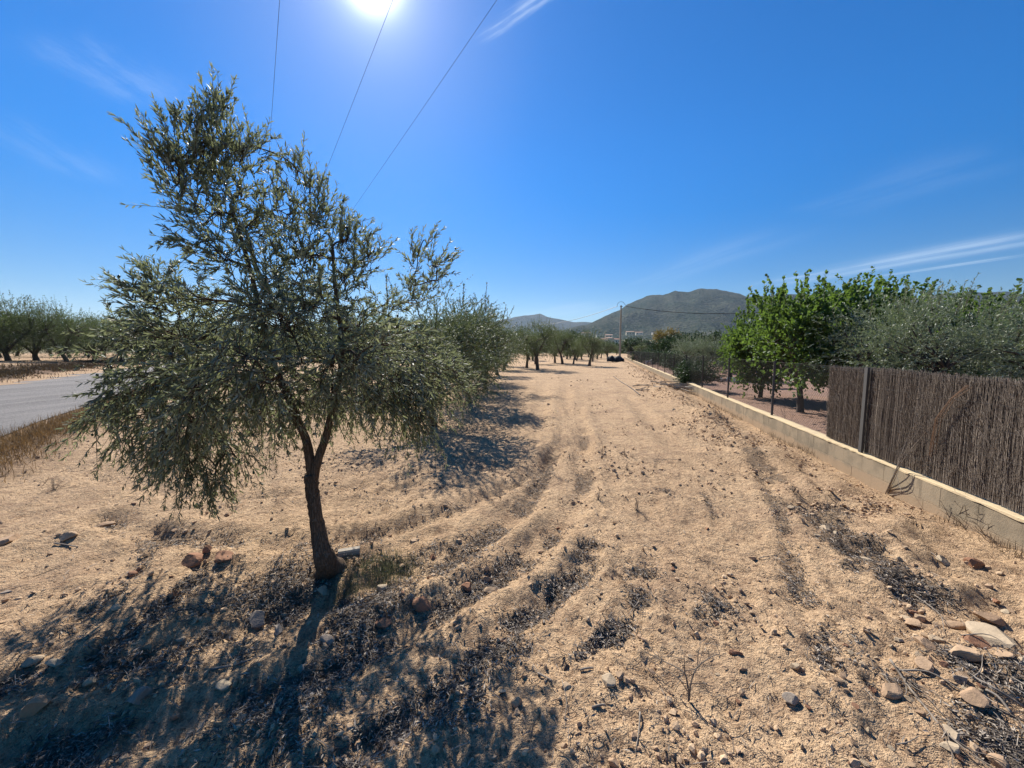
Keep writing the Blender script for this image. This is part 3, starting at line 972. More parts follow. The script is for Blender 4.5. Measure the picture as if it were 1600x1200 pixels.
# --- the foreground olive tree, limb by limb
def build_main_tree():
    root = thing('olive_tree', 'young olive tree with forked leaning trunk standing in the foreground', 'olive tree', on_ground(517, 896))
    O = np.array(tuple(root.location))
    g = np.random.default_rng(21)
    Y0 = TREE.y

    def at(px, py, dy=0.0):
        return np.array(tuple(at_depth(px, py, Y0 + dy))) - O
    ms = 0.0
    # trunk
    cl = [np.array([0.0, 0.0, -.15]), np.array([0, 0, 0.0]), at(506, 870, .02), at(497, 830, .02), at(492, 795, .0), at(488, 765, 0), at(487, 740, 0)]
    tp = catmull(cl, 3)
    w = np.interp(np.linspace(0, 1, len(tp)), [0, .16, .22, .3, .38, .5, .65, .85, 1], [.175, .118, .088, .070, .056, .046, .042, .041, .044])
    mb = MB()
    tp = catmull([tuple(q) for q in tp], 2)
    mb.tube(tp, np.interp(np.linspace(0, 1, len(tp)), np.linspace(0, 1, len(w)), w), 14, rough=.07, seed=3)
    link('trunk', mb.mesh('trunk', M['bark'], smooth=True), root)
    fork = tp[-1]

    limbs = []

    def limb(pts, r0, r1, name='limb', sides=9):
        P = catmull(pts, 4)
        m = MB()
        m.tube(P, np.linspace(r0, r1, len(P)), sides, rough=.04, seed=len(limbs))
        link(name, m.mesh(name, M['bark'], smooth=True), root)
        limbs.append((P, np.linspace(r0, r1, len(P))))
        return P
    dn = np.array([0, 0, -.03])
    l1 = limb([fork + dn, at(484, 715), at(479, 690, -.02), at(468, 662, -.04), at(452, 625, -.02), at(425, 560, .05), at(405, 480, .1), at(385, 400, .12), at(360, 320, .12)], .032, .011)
    l2 = limb([fork + dn + [.012, 0, 0], at(498, 715), at(510, 680, .03), at(517, 648, .06), at(528, 600, .1), at(535, 540, .14), at(525, 460, .16), at(520, 390, .15)], .030, .010)
    # stub of a cut branch
    m = MB()
    m.tube([at(480, 692, -.02), at(476, 690, -.05)], [.022, .018], 8)
    link('branch_stub', m.mesh('branch_stub', M['bark_dark'], smooth=True), root)

    # (px, py, radius px, depth offset, twigs, bias (x,y,z), droop)
    U = (0, 0, 1.0)
    B = [
        (480, 640, 30, .10, 12, (.0, 0, -.6)), (446, 622, 36, -.1, 20, (-.1, 0, -.5)), (520, 618, 32, .0, 16, (.1, 0, -.5)), (620, 600, 42, .0, 26, (.3, 0, -.4)),
        (678, 622, 28, .2, 16, (.5, 0, -.5)), (655, 655, 24, .1, 12, (.3, 0, -.8)), (500, 470, 44, -.3, 24, (.1, 0, .2)), (400, 470, 44, -.4, 24, (-.1, 0, .2)),
        (300, 620, 44, -.6, 22, (-.2, 0, -.4)), (380, 560, 44, -.6, 22, (0, 0, -.1)), (560, 560, 42, -.4, 22, (.2, 0, -.1)), (180, 640, 26, .1, 14, (-.4, 0, -.4)),
        (313, 225, 46, 0.10, 32, (-0.03, 0, 1.40)), (273, 245, 38, 0.00, 22, (-0.18, 0, 1.20)), (345, 215, 44, 0.15, 28, (0.00, 0, 1.50)), (378, 238, 30, 0.10, 16, (0.25, 0, 1.30)),
        (270, 195, 16, 0.05, 6, (-0.18, 0, 1.60)), (293, 190, 20, 0.05, 6, (-0.06, 0, 1.70)), (333, 170, 24, 0.15, 11, (-0.03, 0, 1.70)), (345, 165, 18, 0.15, 7, (0.05, 0, 1.70)),
        (256, 250, 24, -0.10, 9, (-0.25, 0, 1.10)), (330, 275, 40, 0.20, 24, (0.00, 0, 1.20)), (370, 285, 36, 0.10, 19, (0.05, 0, 1.10)), (405, 232, 14, 0.10, 5, (0.60, 0, 1.00)),
        (280, 285, 34, 0.00, 16, (-0.21, 0, 0.90)), (462, 262, 20, 0.20, 8, (0.00, 0, 1.50)), (485, 285, 28, 0.20, 12, (0.10, 0, 1.40)), (448, 335, 40, 0.10, 23, (0.00, 0, 0.80)),
        (500, 335, 40, 0.20, 27, (0.10, 0, 1.00)), (325, 335, 40, 0.00, 23, (-0.25, 0, 0.60)), (385, 355, 48, 0.10, 32, (0.00, 0, 0.60)), (545, 365, 34, 0.25, 23, (0.15, 0, 1.20)),
        (580, 395, 26, 0.30, 16, (0.20, 0, 1.10)), (540, 430, 50, 0.20, 36, (0.20, 0, 0.70)), (470, 400, 52, 0.00, 37, (0.00, 0, 0.50)), (415, 430, 50, -0.15, 30, (-0.10, 0, 0.40)),
        (350, 405, 42, -0.10, 25, (-0.40, 0, 0.40)), (310, 380, 26, -0.20, 10, (-0.50, 0, 0.30)), (420, 300, 24, 0.20, 6, (0.10, 0, 1.00)), (300, 330, 26, 0.10, 10, (-0.40, 0, 0.50)),
        (252, 430, 26, 0.10, 10, (-0.28, 0, 0.80)), (228, 448, 24, 0.00, 10, (-0.33, 0, 0.60)), (225, 480, 32, -0.10, 18, (-0.39, 0, 0.30)), (275, 472, 42, 0.10, 25, (-0.22, 0, 0.40)),
        (310, 465, 44, -0.20, 25, (-0.30, 0, 0.30)), (202, 455, 14, 0.00, 5, (-0.55, 0, 0.50)), (210, 522, 34, 0.10, 20, (-0.39, 0, 0.10)), (260, 530, 46, -0.20, 34, (-0.28, 0, 0.00)),
        (305, 535, 52, 0.20, 42, (-0.30, 0, 0.00)), (640, 440, 20, 0.45, 6, (0.40, 0, 0.90)), (652, 400, 18, 0.50, 8, (0.10, 0, 1.40)), (683, 408, 18, 0.50, 9, (0.40, 0, 1.10)),
        (664, 375, 10, 0.50, 3, (0.10, 0, 1.40)), (685, 438, 18, 0.50, 7, (0.60, 0, 0.50)), (612, 480, 26, 0.35, 11, (0.50, 0, 0.50)), (652, 470, 20, 0.40, 7, (0.50, 0, 0.40)),
        (370, 500, 54, 0.30, 42, (0.00, 0, 0.10)), (440, 500, 54, -0.30, 42, (0.00, 0, 0.10)), (500, 500, 54, 0.30, 40, (0.10, 0, 0.20)), (560, 510, 48, 0.10, 36, (0.30, 0, 0.10)),
        (430, 560, 54, 0.50, 36, (0.00, 0, -0.10)), (520, 570, 54, -0.25, 38, (0.10, 0, -0.10)), (350, 590, 58, -0.35, 46, (-0.20, 0, -0.30)), (275, 600, 54, 0.10, 46, (-0.40, 0, -0.30)),
        (225, 590, 42, -0.10, 30, (-0.33, 0, -0.30)), (600, 570, 48, 0.30, 38, (0.50, 0, -0.10)), (655, 560, 40, 0.20, 28, (0.60, 0, -0.10)), (590, 620, 46, -0.10, 32, (0.30, 0, -0.50)),
        (645, 620, 40, 0.10, 26, (0.50, 0, -0.50)), (685, 590, 30, 0.30, 18, (0.70, 0, -0.20)), (540, 640, 30, 0.40, 12, (0.30, 0, -0.50)), (640, 660, 24, 0.20, 12, (0.30, 0, -0.90)),
        (170, 565, 22, 0.10, 9, (-0.44, 0, 0.10)), (190, 620, 34, -0.10, 20, (-0.33, 0, -0.30)), (230, 650, 42, 0.10, 30, (-0.22, 0, -0.50)), (285, 670, 48, -0.20, 42, (-0.20, 0, -0.60)),
        (340, 680, 42, 0.20, 32, (-0.10, 0, -0.70)), (400, 640, 46, 0.30, 26, (0.00, 0, -0.50)), (255, 705, 30, 0.10, 18, (-0.17, 0, -0.80)), (290, 730, 30, -0.10, 22, (-0.10, 0, -1.00)),
        (335, 745, 22, 0.00, 14, (0.10, 0, -1.20)), (155, 650, 18, 0.00, 7, (-0.44, 0, -0.30)), (195, 690, 18, 0.10, 8, (-0.28, 0, -0.60)), (370, 715, 24, 0.10, 12, (0.10, 0, -1.00)),
        (260, 690, 36, 0.30, 20, (-0.20, 0, -0.70)), (430, 665, 24, 0.10, 9, (0.00, 0, -0.80)), (725, 600, 20, 0.30, 7, (0.80, 0, -0.20)), (420, 600, 42, -0.50, 24, (0.00, 0, -0.30)),
        (480, 610, 38, 0.50, 18, (0.00, 0, -0.30)), (600, 540, 38, -0.50, 18, (0.30, 0, 0.00)), (450, 470, 42, 0.60, 19, (0.00, 0, 0.20)), (330, 560, 42, 0.70, 24, (0.00, 0, 0.00)),
        (270, 560, 42, 0.60, 22, (0.00, 0, 0.00)), (560, 600, 42, 0.70, 22, (0.00, 0, 0.00)), (480, 380, 36, 0.50, 12, (0.00, 0, 0.40)), (600, 575, 44, 1.00, 30, (0.40, 0, -0.20)),
        (530, 560, 46, 1.20, 30, (0.10, 0, -0.20)), (460, 590, 48, 1.20, 30, (0.00, 0, -0.30)), (390, 600, 48, 1.10, 32, (-0.10, 0, -0.30)), (310, 600, 46, 1.00, 30, (-0.30, 0, -0.30)),
        (660, 590, 34, 0.85, 22, (0.60, 0, -0.20)), (570, 520, 44, 1.00, 28, (0.30, 0, 0.20)), (440, 510, 50, 1.10, 30, (0.00, 0, 0.10)), (350, 520, 46, 1.00, 28, (-0.20, 0, 0.10)),
        (510, 620, 36, 1.00, 20, (0.10, 0, -0.50)), (400, 650, 34, 0.90, 20, (0.00, 0, -0.60)), (620, 630, 32, 0.80, 20, (0.40, 0, -0.50)), (250, 620, 38, 0.80, 24, (-0.30, 0, -0.40)),
        (470, 440, 44, 0.80, 24, (0.00, 0, 0.40)), (700, 570, 22, 0.80, 12, (0.70, 0, 0.00)), (560, 640, 26, 1.10, 14, (0.20, 0, -0.50)), (330, 650, 34, 0.60, 20, (-0.10, 0, -0.60)),
    ]
    tl, tt = MB(), MB()
    fr = MB()
    allp = np.concatenate([l1[6:], l2[6:]])
    allr = np.concatenate([limbs[0][1][6:], limbs[1][1][6:]])
    order = sorted(B, key=lambda b: math.hypot(b[0] - 470, b[1] - 560))
    nb = 0
    for (px, py, rp, dy, nt, bias) in order:
        c = at(px, py, dy)
        rad = rp / F * (Y0 + dy) * .95
        dist = np.linalg.norm(allp - c, axis=1) + .8 * np.maximum(0, allp[:, 2] - c[2])
        i = int(np.argmin(dist))
        a0, r0 = allp[i], allr[i]
        r1 = min(r0 * .75, .016)
        lift = np.array([0, 0, .10 if bias[2] < 0 else .02])
        bp = bez(a0, a0 + (c - a0) * .35 + lift + g.normal(size=3) * .02, c - (c - a0) * .3 + lift + g.normal(size=3) * .03, c, 7)
        rr = np.linspace(max(r1, .005), .0035, 7)
        m = MB()
        m.tube(bp, rr, 6, rough=.05, seed=nb)
        if nt >= 20 and nb < 60:
            link('branch', m.mesh('branch', M['bark'], smooth=True), root)
            nb += 1
        else:
            tt.tube(bp, rr, 5, cap=False)
        allp = np.vstack([allp, bp[1:]])
        allr = np.concatenate([allr, rr[1:]])
        bias = np.array(bias, float)
        for k in range(int(nt * (1.3 if py < 480 else 1.5))):
            v = unit(g.normal(size=3))
            s = c + v * rad * (g.random() ** .6) * np.array([.85, 1.0, .85]) - bias * rad * .35
            d = unit(bias * .9 + v * .45 + unit(g.normal(size=3)) * .5)
            L = g.uniform(.11, .27)
            if g.random() < .4:
                j = int(g.integers(3, 7))
                tt.tube(bez(bp[j], bp[j] + (s - bp[j]) * .4 + g.normal(size=3) * .01, s - d * .03, s, 4), [.0035, .003, .0025, .002], 3, cap=False)
            twig_leaves(tl, tt, s, d, L, int(g.integers(20, 30)), .054, .0094, g, droop=.12 if bias[2] > .3 else .3, stem=.0024, ang=.85)
            if g.random() < .22:
                q = s + d * L * g.uniform(.2, .8) + g.normal(size=3) * .015
                fr.tube([q + [0, 0, .009], q + [0, 0, .005], q + [0, 0, -.004], q + [0, 0, -.010]], [.002, .007, .0075, .003], 6, rnd=g.random())
    link('twigs', tt.mesh('twigs', M['bark'], smooth=True), root, kind='stuff')
    link('foliage', tl.mesh('foliage', M['olive'], attr=True), root, kind='stuff')
    link('olives', fr.mesh('olives', M['fruit'], smooth=True, attr=True), root, kind='stuff')
    print('main leaves', tl.nv // 6)


build_main_tree()

# --- other olives
near_ol = [tree_meshes(31 + k, 2.75, 1.5, .5, .075, 56, 40, 24, .062, .0125, M['olive_row'], M['bark'], upright=.45, base_clear=.13, tw_len=.34, shoots=8) for k in range(2)]
mid_ol = [tree_meshes(41 + k, 3.0, 1.55, .85, .11, 38, 34, 13, .10, .024, M['olive_far'], M['bark_dark'], simple=True, upright=.4, base_clear=.24, tw_len=.42, shoots=16) for k in range(4)]
big_ol = [tree_meshes(51 + k, 4.5, 3.0, .55, .17, 46, 34, 13, .15, .036, M['olive_far'], M['bark_dark'], simple=True, upright=.45, base_clear=.10, tw_len=.7, shoots=14, fork=4, lean=.2) for k in range(4)]
far_ol = [tree_meshes(61 + k, 3.1, 1.7, .8, .12, 24, 22, 8, .24, .08, M['olive_far'], M['bark_dark'], simple=True, upright=.3, base_clear=.25, tw_len=.5) for k in range(3)]

G1 = 'olive trees in the row beside the dirt track'
tree('olive_tree', 'bushy olive tree directly behind the right side of the foreground olive', 'olive tree', near_ol[0], -1.65, 7.9, .4, (1.1, 1.1, 1.04), G1)
tree('olive_tree', 'olive tree second behind the foreground tree, its crown reaching lowest towards the track', 'olive tree', near_ol[1], -1.3, 11.6, 2.0, (1.18, 1.18, 1.1), G1)
tree('olive_tree', 'olive tree third behind the foreground tree, left of the track', 'olive tree', near_ol[0], -1.05, 14.8, 3.4, (1.2, 1.2, 1.12), G1)
tree('olive_tree', 'olive tree fourth behind the foreground tree, mostly hidden by the nearer crowns', 'olive tree', near_ol[1], -1.5, 18.6, 5.0, (1.25, 1.25, 1.15), G1)
tree('olive_tree', 'olive tree fifth behind the foreground tree, nearest to the hill outline', 'olive tree', mid_ol[0], -.9, 23.5, 1.0, (.9, .9, .95), G1)
G2 = 'olive trees on the open field beyond the dirt track'
vis = [
    (840, 578, 1.0, 1.02, 'wide olive tree with a forked V shaped trunk beside the far end of the track', 1.3),
    (823, 575, .85, .95, 'small dark olive with a slim trunk just left of the forked olive', .4),
    (867, 567, .95, 1.0, 'olive tree with thin trunk between the forked olive and the hill foot', 2.2),
    (879, 569, 1.0, 1.03, 'dark crowned olive with a short thick trunk in the middle of the far grove', 3.0),
    (896, 569, .7, .75, 'narrow small olive with a thin crooked trunk right of the dark one', 4.0),
    (921, 572, .95, .92, 'light green round olive standing alone at the right end of the grove', .9),
    (926, 565, .8, .8, 'olive tree half hidden behind the round light green olive', 5.1),
    (909, 562, .8, .85, 'thin olive behind and left of the round light green one', 1.9),
    (933, 561, .9, .85, 'far olive left of the utility pole, its trunk in bare soil', 2.9),
    (949, 561, .85, .85, 'far olive nearest to the left side of the utility pole', 3.7),
    (886, 561, 1.0, .9, 'far olive seen between two trunks of the grove', 5.7),
]
for i, (px, py, sw, sh, lab, rz) in enumerate(vis):
    p = ground_pt(px, py)
    tree('olive_tree', lab, 'olive tree', mid_ol[i % 4], p.x, p.y, rz, (sw * 1.2, sw * 1.2, sh * 1.2), G2)
G3 = 'olive trees of the grove behind the foreground tree'
for i, (x, y) in enumerate([(-5.2, 13.5), (-5.6, 18.0), (-5.2, 22.5), (-4.8, 27.5), (-9.3, 21.5), (-9.5, 26.5), (-.6, 29.5), (-4.6, 33), (-9, 33), (-.5, 36), (-13.6, 31), (-13.2, 36), (2.5, 41), (-3.5, 41), (-9, 41)]):
    tree('olive_tree', 'olive tree of the grove mostly hidden behind the foreground tree', 'olive tree', mid_ol[i % 4], x, y, i * 1.7, (1, 1, 1), G3)
G4 = 'mature olive trees beyond the gravel road'
road_lab = ['mature olive at the left edge of the photo beyond the gravel road', 'mature olive second from the left edge beyond the road, with the tallest shoots',
            'mature olive beyond the road with a low leaning trunk, third from the left', 'mature olive with a dark thick trunk beyond the road, left of the foreground crown',
            'mature olive beyond the road just left of the foreground tree branches']
for i, (px, d) in enumerate([(-40, 29), (14, 31), (58, 33), (104, 33), (148, 37), (190, 39), (235, 41), (280, 43), (330, 46), (380, 50), (430, 55), (480, 62), (-100, 30), (-170, 29)]):
    x = (px - 800) / F * d
    tree('olive_tree', road_lab[i] if i < 5 else 'mature olive beyond the road, seen only through the foreground tree', 'olive tree', big_ol[i % 4], x, d, i * 2.1, (.9 + .1 * (i % 3), .9 + .1 * (i % 3), [.98, 1.12, .95, 1.05, .9][i % 5]), G4)
for i in range(26):
    d = 41 + (i % 2) * 9 + i * .5
    px = -160 + i * 27
    x = (px - 800) / F * d
    tree('olive_tree', 'olive tree in the back rows beyond the gravel road', 'olive tree', big_ol[(i + 1) % 4], x, d, i * 1.3, (1.0, 1.0, 1.05), 'olive trees in back rows beyond the road')
for i in range(14):
    d = 30 + (i % 3) * 9
    px = -260 - i * 62
    tree('olive_tree', 'olive tree in the back rows beyond the gravel road', 'olive tree', big_ol[i % 4], (px - 800) / F * d, d, i * 1.9, (1.0, 1.0, 1.05), 'olive trees in back rows beyond the road')
# far rows
G5 = 'distant olive trees in rows on the flat field'
k = 0
for y in (52, 59, 67, 76, 86, 98, 112, 128):
    for x in np.arange(-34, 74 if y > 80 else 17, 6.2 if y < 90 else 8.0):
        xx, yy = x + random.uniform(-.8, .8), y + random.uniform(-1.2, 1.2)
        if abs(wall_s(xx, yy)) < 2.5 and yy < 75:
            continue
        if wall_s(xx, yy) < 0 and yy < 60:
            continue
        if math.hypot(xx - 21.5, yy - 75) < 4:
            continue
        s = random.uniform(.8, 1.1)
        tree('olive_tree', 'distant olive tree in the rows behind the nearer grove', 'olive tree', far_ol[k % 3], xx, yy, k * 1.1, (s, s, s * .93), G5)
        k += 1

# --- garden trees
mul = [tree_meshes(71 + k, 3.45, 2.0, .75, .085, 54, 34, 11, .12, .085, M['broad'], M['bark_dark'], simple=False, upright=.7, base_clear=.13, tw_len=.42, shoots=34, fork=4) for k in range(2)]
sil = [tree_meshes(81 + k, 2.75, 1.85, .6, .12, 54, 46, 17, .07, .016, M['silver'], M['bark_dark'], simple=True, upright=.4, base_clear=.15, tw_len=.36, shoots=30) for k in range(2)]
shr = [tree_meshes(91 + k, 1.5, .9, .15, .05, 34, 34, 14, .08, .032, M['shrub'], M['bark_dark'], simple=True, upright=.4, base_clear=.02, tw_len=.25, shoots=10) for k in range(2)]


def depth_x(px, d):
    return (px - 800) / F * d


tree('fruit_tree', 'bright green broad leaved tree with forked trunk left of the brushwood screen', 'tree', mul[0], depth_x(1255, 10.4), 10.4, .5, (.95, .95, 1.0))
tree('fruit_tree', 'light green broad leaved tree with a stout trunk, leftmost of the garden trees', 'tree', mul[1], depth_x(1190, 13.6), 13.6, 2.0, (.78, .78, .93))
tree('fruit_tree', 'tall broad leaved tree whose upright shoots rise above the brushwood screen', 'tree', mul[0], depth_x(1335, 12.2), 12.2, 3.9, (1.0, 1.0, 1.08))
tree('fruit_tree', 'broad leaved tree behind the silvery olives at the right edge of the photo', 'tree', mul[1], depth_x(1530, 11.0), 11.0, 4.5, (1.15, 1.15, .93))
tree('fruit_tree', 'yellow green tree glimpsed above the silvery olive behind the screen', 'tree', mul[1], depth_x(1425, 12.6), 12.6, 1.2, (1.1, 1.1, .98))
tree('olive_tree', 'silvery grey olive tree behind the brushwood screen, right of its wide post', 'olive tree', sil[0], 8.15, 7.7, .3, (1.0, 1.0, 1.0))
tree('olive_tree', 'silvery grey olive filling the right edge of the photo above the screen', 'olive tree', sil[1], 9.2, 6.1, 1.9, (1.0, 1.0, .96))
tree('olive_tree', 'silver leaved olive behind the wire fence, left of the green garden trees', 'olive tree', sil[1], depth_x(1092, 23), 23, .9, (.95, .95, .93))
tree('olive_tree', 'silver leaved olive shaded by the leftmost green garden tree', 'olive tree', sil[0], depth_x(1142, 22), 22, 2.9, (.9, .9, .9))
tree('garden_shrub', 'dark green shrub leaning on the wire fence beside the wall', 'shrub', shr[0], depth_x(1093, 16.0), 16.0, .2, (1.12, 1.12, .82))
tree('garden_shrub', 'bright green low shrub behind the wire fence, left of the dark one', 'shrub', shr[1], depth_x(1078, 19.5), 19.5, 1.2, (.9, .9, .8))
tree('garden_shrub', 'dark shrub under the silver leaved olive behind the fence', 'shrub', shr[0], depth_x(1065, 26), 26, 2.2, (1.4, 1.4, 1.1))
for i, (px, d, w, h) in enumerate([(1150, 27, 1.6, 1.4), (1175, 30, 1.6, 1.5), (1215, 34, 1.8, 1.5), (1260, 33, 1.8, 1.6), (1305, 32, 1.8, 1.7), (1345, 30, 1.8, 1.8)]):
    tree('garden_shrub', 'dark shrub in the garden far behind the trunks of the fruit trees', 'shrub', shr[i % 2], depth_x(px, d), d, i * 1.1, (w, w, h), 'dark shrubs at the back of the garden')
for i, px in enumerate((1002, 1016, 1031, 1046, 1060)):
    d = (47, 44, 40, 36, 33)[i]
    tree('garden_shrub', 'low dark shrub behind the far part of the wire fence', 'shrub', shr[i % 2], depth_x(px, d), d, i * 1.3, (1.5, 1.5, 1.0), 'low dark shrubs behind the far part of the fence')
hedge = tree_meshes(95, 4.2, 2.6, .3, .12, 34, 28, 9, .28, .14, M['shrub'], M['bark_dark'], simple=True, base_clear=.0, tw_len=.6)
for i, (px, d, s) in enumerate([(1020, 62, .62), (1038, 60, .9), (1055, 58, .95), (1075, 60, 1.0), (1098, 62, 1.05), (1122, 60, 1.05), (1146, 58, 1.0), (1170, 60, 1.0), (1200, 58, 1.0), (1235, 60, 1.0)]):
    tree('hedge_tree', 'dark evergreen of the hedge line behind the garden', 'hedge tree', hedge, depth_x(px, d), d, i * .9, (s, s, s), 'dark evergreens in a line behind the garden')
yel = tree_meshes(96, 7.5, 4.0, 1.2, .25, 34, 28, 10, .42, .2, M['yellow'], M['bark_dark'], simple=True, base_clear=.12, tw_len=1.0, shoots=16)
tree('yellow_tree', 'rounded tree with yellowing autumn leaves right of the utility pole', 'tree', yel, depth_x(1040, 112), 112, 0, (1.05, 1.05, .95))
gr = tree_meshes(97, 5.5, 3.6, .8, .2, 30, 26, 9, .4, .2, M['shrub'], M['bark_dark'], simple=True, base_clear=.05, tw_len=.9)
for i, (px, d, s, lab) in enumerate([
        (893, 88, 1.05, 'dense deep green tree rising behind the far olive grove'), (868, 92, 1.0, 'dark tree behind the grove under the dip between the hills'),
        (985, 100, .85, 'round dark tree just right of the utility pole'), (1000, 125, 1.0, 'dark tree between the utility pole and the yellowing tree'),
        (940, 150, .9, 'small dark tree below the village'), (1070, 135, 1.1, 'dark tree right of the yellowing tree'), (1100, 140, 1.1, 'dark tree in the line right of the yellowing tree'),
        (1125, 150, 1.1, 'dark tree at the right end of the line below the field'), (830, 95, .9, 'dark tree showing above the forked olive'), (962, 160, .8, 'dark tree behind the utility pole')]):
    tree('dark_tree', lab, 'tree', gr, depth_x(px, d), d, i * 1.4, (s, s, s))


def build_scrub():
    """distant belts of bushes and orchard that read as one mass"""
    g = np.random.default_rng(5)
    mb = MB()
    for k in range(1500):
        d = g.uniform(150, 1050) if g.random() < .8 else g.uniform(150, 300)
        u = g.uniform(-.35, 1.2)
        x = u * d
        row = round(d / 34.0) * 34.0 + g.normal() * 3
        z = float(base_h(x, row))
        r = g.uniform(2.0, 4.0)
        n = 34
        v = unit(g.normal(size=(n, 3)))
        v[:, 2] = np.abs(v[:, 2])
        P = np.array([x, row, z]) + v * np.array([r, r, r * g.uniform(.7, 1.2)]) * g.uniform(.5, 1, (n, 1))
        leaves(mb, P, unit(g.normal(size=(n, 3))), unit(v + .3 * g.normal(size=(n, 3))), np.full(n, r * .8), np.full(n, r * .6), g.random(n), simple=True)
    o = link('scrub_belt', mb.mesh('scrub_belt', M['olive_far'], attr=True), kind='stuff')
    o['label'] = 'belts of olive orchard and bushes on the plain below the hills'
    o['category'] = 'orchard'


build_scrub()

# ------------------------------------------------------------------ village
def house(px, py, d, w, dep, h, lab, ridge=True, rz=0.0):
    w *= .62
    dep *= .7
    h *= .75
    x = depth_x(px, d)
    z = float(base_h(x, d)) - .5
    top = at_depth(px, py, d).z
    z = max(z, top - h - 1.6)
    t = thing('house', lab, 'house', (x, d, z), rz)
    m = MB()
    m.box((0, 0, h / 2), (w, dep, h))
    link('wall', m.mesh('wall', M['wall_h']), t)
    m = MB()
    if ridge:
        a, b, e = w / 2 + .4, dep / 2 + .4, h + .01
        V = [(-a, -b, e), (a, -b, e), (a, b, e), (-a, b, e), (-a, 0, e + 1.1), (a, 0, e + 1.1)]
        m.add(V, tris=[(0, 4, 3), (1, 2, 5)], quads=[(0, 1, 5, 4), (2, 3, 4, 5), (0, 3, 2, 1)])
    else:
        m.box((0, 0, h + .2), (w + .4, dep + .4, .35))
    link('roof', m.mesh('roof', M['roof_h'] if ridge else M['wall_h']), t)
    nw = max(2, int(w / 4))
    for i in range(nw):
        m = MB()
        m.box((-w / 2 + (i + .5) * w / nw, -dep / 2 - .02, h * .55), (1.4, .10, 1.5))
        link('window', m.mesh('window', M['pane']), t)
    return t


V_H = [(921, 528, 430, 14, 9, 6, 'low cream house at the left end of the distant village'), (929, 529, 400, 12, 9, 5, 'small pale house second from the left in the village'),
       (936, 526, 440, 16, 9, 7, 'widest cream house in the left half of the village'), (943, 528, 410, 10, 8, 6, 'narrow white house in the middle of the village'),
       (949, 526, 450, 13, 9, 7, 'red roofed house in the middle of the village'), (955, 529, 400, 11, 8, 6, 'bright white house right of the village middle'),
       (962, 528, 420, 10, 8, 6, 'pale house touching the left side of the utility pole'), (950, 522, 560, 16, 10, 6, 'upper row house above the middle of the village'),
       (935, 522, 560, 14, 10, 6, 'upper row house above the left of the village'), (983, 517, 620, 20, 10, 7, 'white villa on the slope right of the utility pole'),
       (997, 518, 640, 18, 10, 6, 'tan villa between the pole and the yellowing tree'), (1021, 518, 600, 12, 8, 5, 'small white house behind the top left of the yellowing tree'),
       (1017, 535, 200, 5, 4, 3, 'small white hut left of the yellowing tree foot'), (915, 519, 700, 26, 10, 6, 'long low building on the slope above the village')]
for i, (px, py, d, w, dep, h, lab) in enumerate(V_H):
    house(px, py, d, w, dep, h, lab, ridge=i % 3 != 2, rz=random.uniform(-.5, .5))

# ------------------------------------------------------------------ poles and wires
def sag(a, b, drop, n=26):
    a, b = Vector(a), Vector(b)
    return [a.lerp(b, i / (n - 1)) - Vector((0, 0, 4 * drop * (i / (n - 1)) * (1 - i / (n - 1)))) for i in range(n)]


def build_pole():
    y = 75.0
    x = depth_x(968, y)
    z = float(base_h(x, y))
    top = at_depth(968, 477, y).z
    t = thing('utility_pole', 'slender concrete utility pole with a looped cable at its top', 'utility pole', (x, y, z))
    m = MB()
    h = top - z
    V = []
    for zz, w in ((-.3, .18), (h, .11)):
        V += [(-w, -w * .75, zz), (w, -w * .75, zz), (w, w * .75, zz), (-w, w * .75, zz)]
    m.add(V, quads=[(0, 1, 5, 4), (1, 2, 6, 5), (2, 3, 7, 6), (3, 0, 4, 7), (4, 5, 6, 7)])
    link('pole', m.mesh('pole', M['concrete']), t)
    m = MB()
    m.tube([(-.75, 0, h - .25), (-.72, 0, h + .25), (-.4, 0, h + .6), (0, 0, h + .68), (.4, 0, h + .6), (.7, 0, h + .2), (.95, 0, h - .1)], .035, 6)
    link('cable_loop', m.mesh('cable_loop', M['cable'], smooth=True), t)
    m = MB()
    m.box((0, -.2, h - .25), (.5, .14, .12))
    link('bracket', m.mesh('bracket', M['dark_metal']), t)
    P = Vector((x, y, z + h - .2))
    q = at_depth(862, 500, 110)
    far = P + (q - P) * 1.6
    m = MB()
    m.tube(sag((P.x - .75, P.y, P.z), (far.x, far.y, max(far.z, 6.5)), 1.2), .045, 4)
    thing('overhead_cable', 'thick cable sloping down left from the utility pole towards the trees', 'cable', me=m.mesh('overhead_cable', M['cable']))
    m = MB()
    e = at_depth(1330, 470, 62)
    m.tube(sag((P.x + .95, P.y, P.z), e, 1.7), .05, 4)
    thing('overhead_cable', 'thick cable running right from the utility pole across the big hill', 'cable', me=m.mesh('overhead_cable', M['cable']))


build_pole()

# three thin conductors overhead
PL = Vector((math.sin(R(-33.7)), math.cos(R(-33.7)), 0))
for px0, lab in ((435, 'leftmost of the three thin overhead wires, almost upright in the photo'), (607, 'middle one of the three thin overhead wires, passing by the sun'), (765, 'rightmost of the three thin overhead wires, slanting most')):
    d = ray(px0, 0)
    hgt = 8.0
    p = Vector((d.x / d.z * hgt, d.y / d.z * hgt, CAM_Z + hgt))
    a = p - PL * 34
    b = p + PL * 62
    m = MB()
    m.tube(sag((a.x, a.y, a.z + .6), (b.x, b.y, b.z + .6), .9, 60), .0048, 4)
    thing('overhead_wire', lab, 'wire', me=m.mesh('overhead_wire', M['cable']))
    if px0 == 607:
        c = b
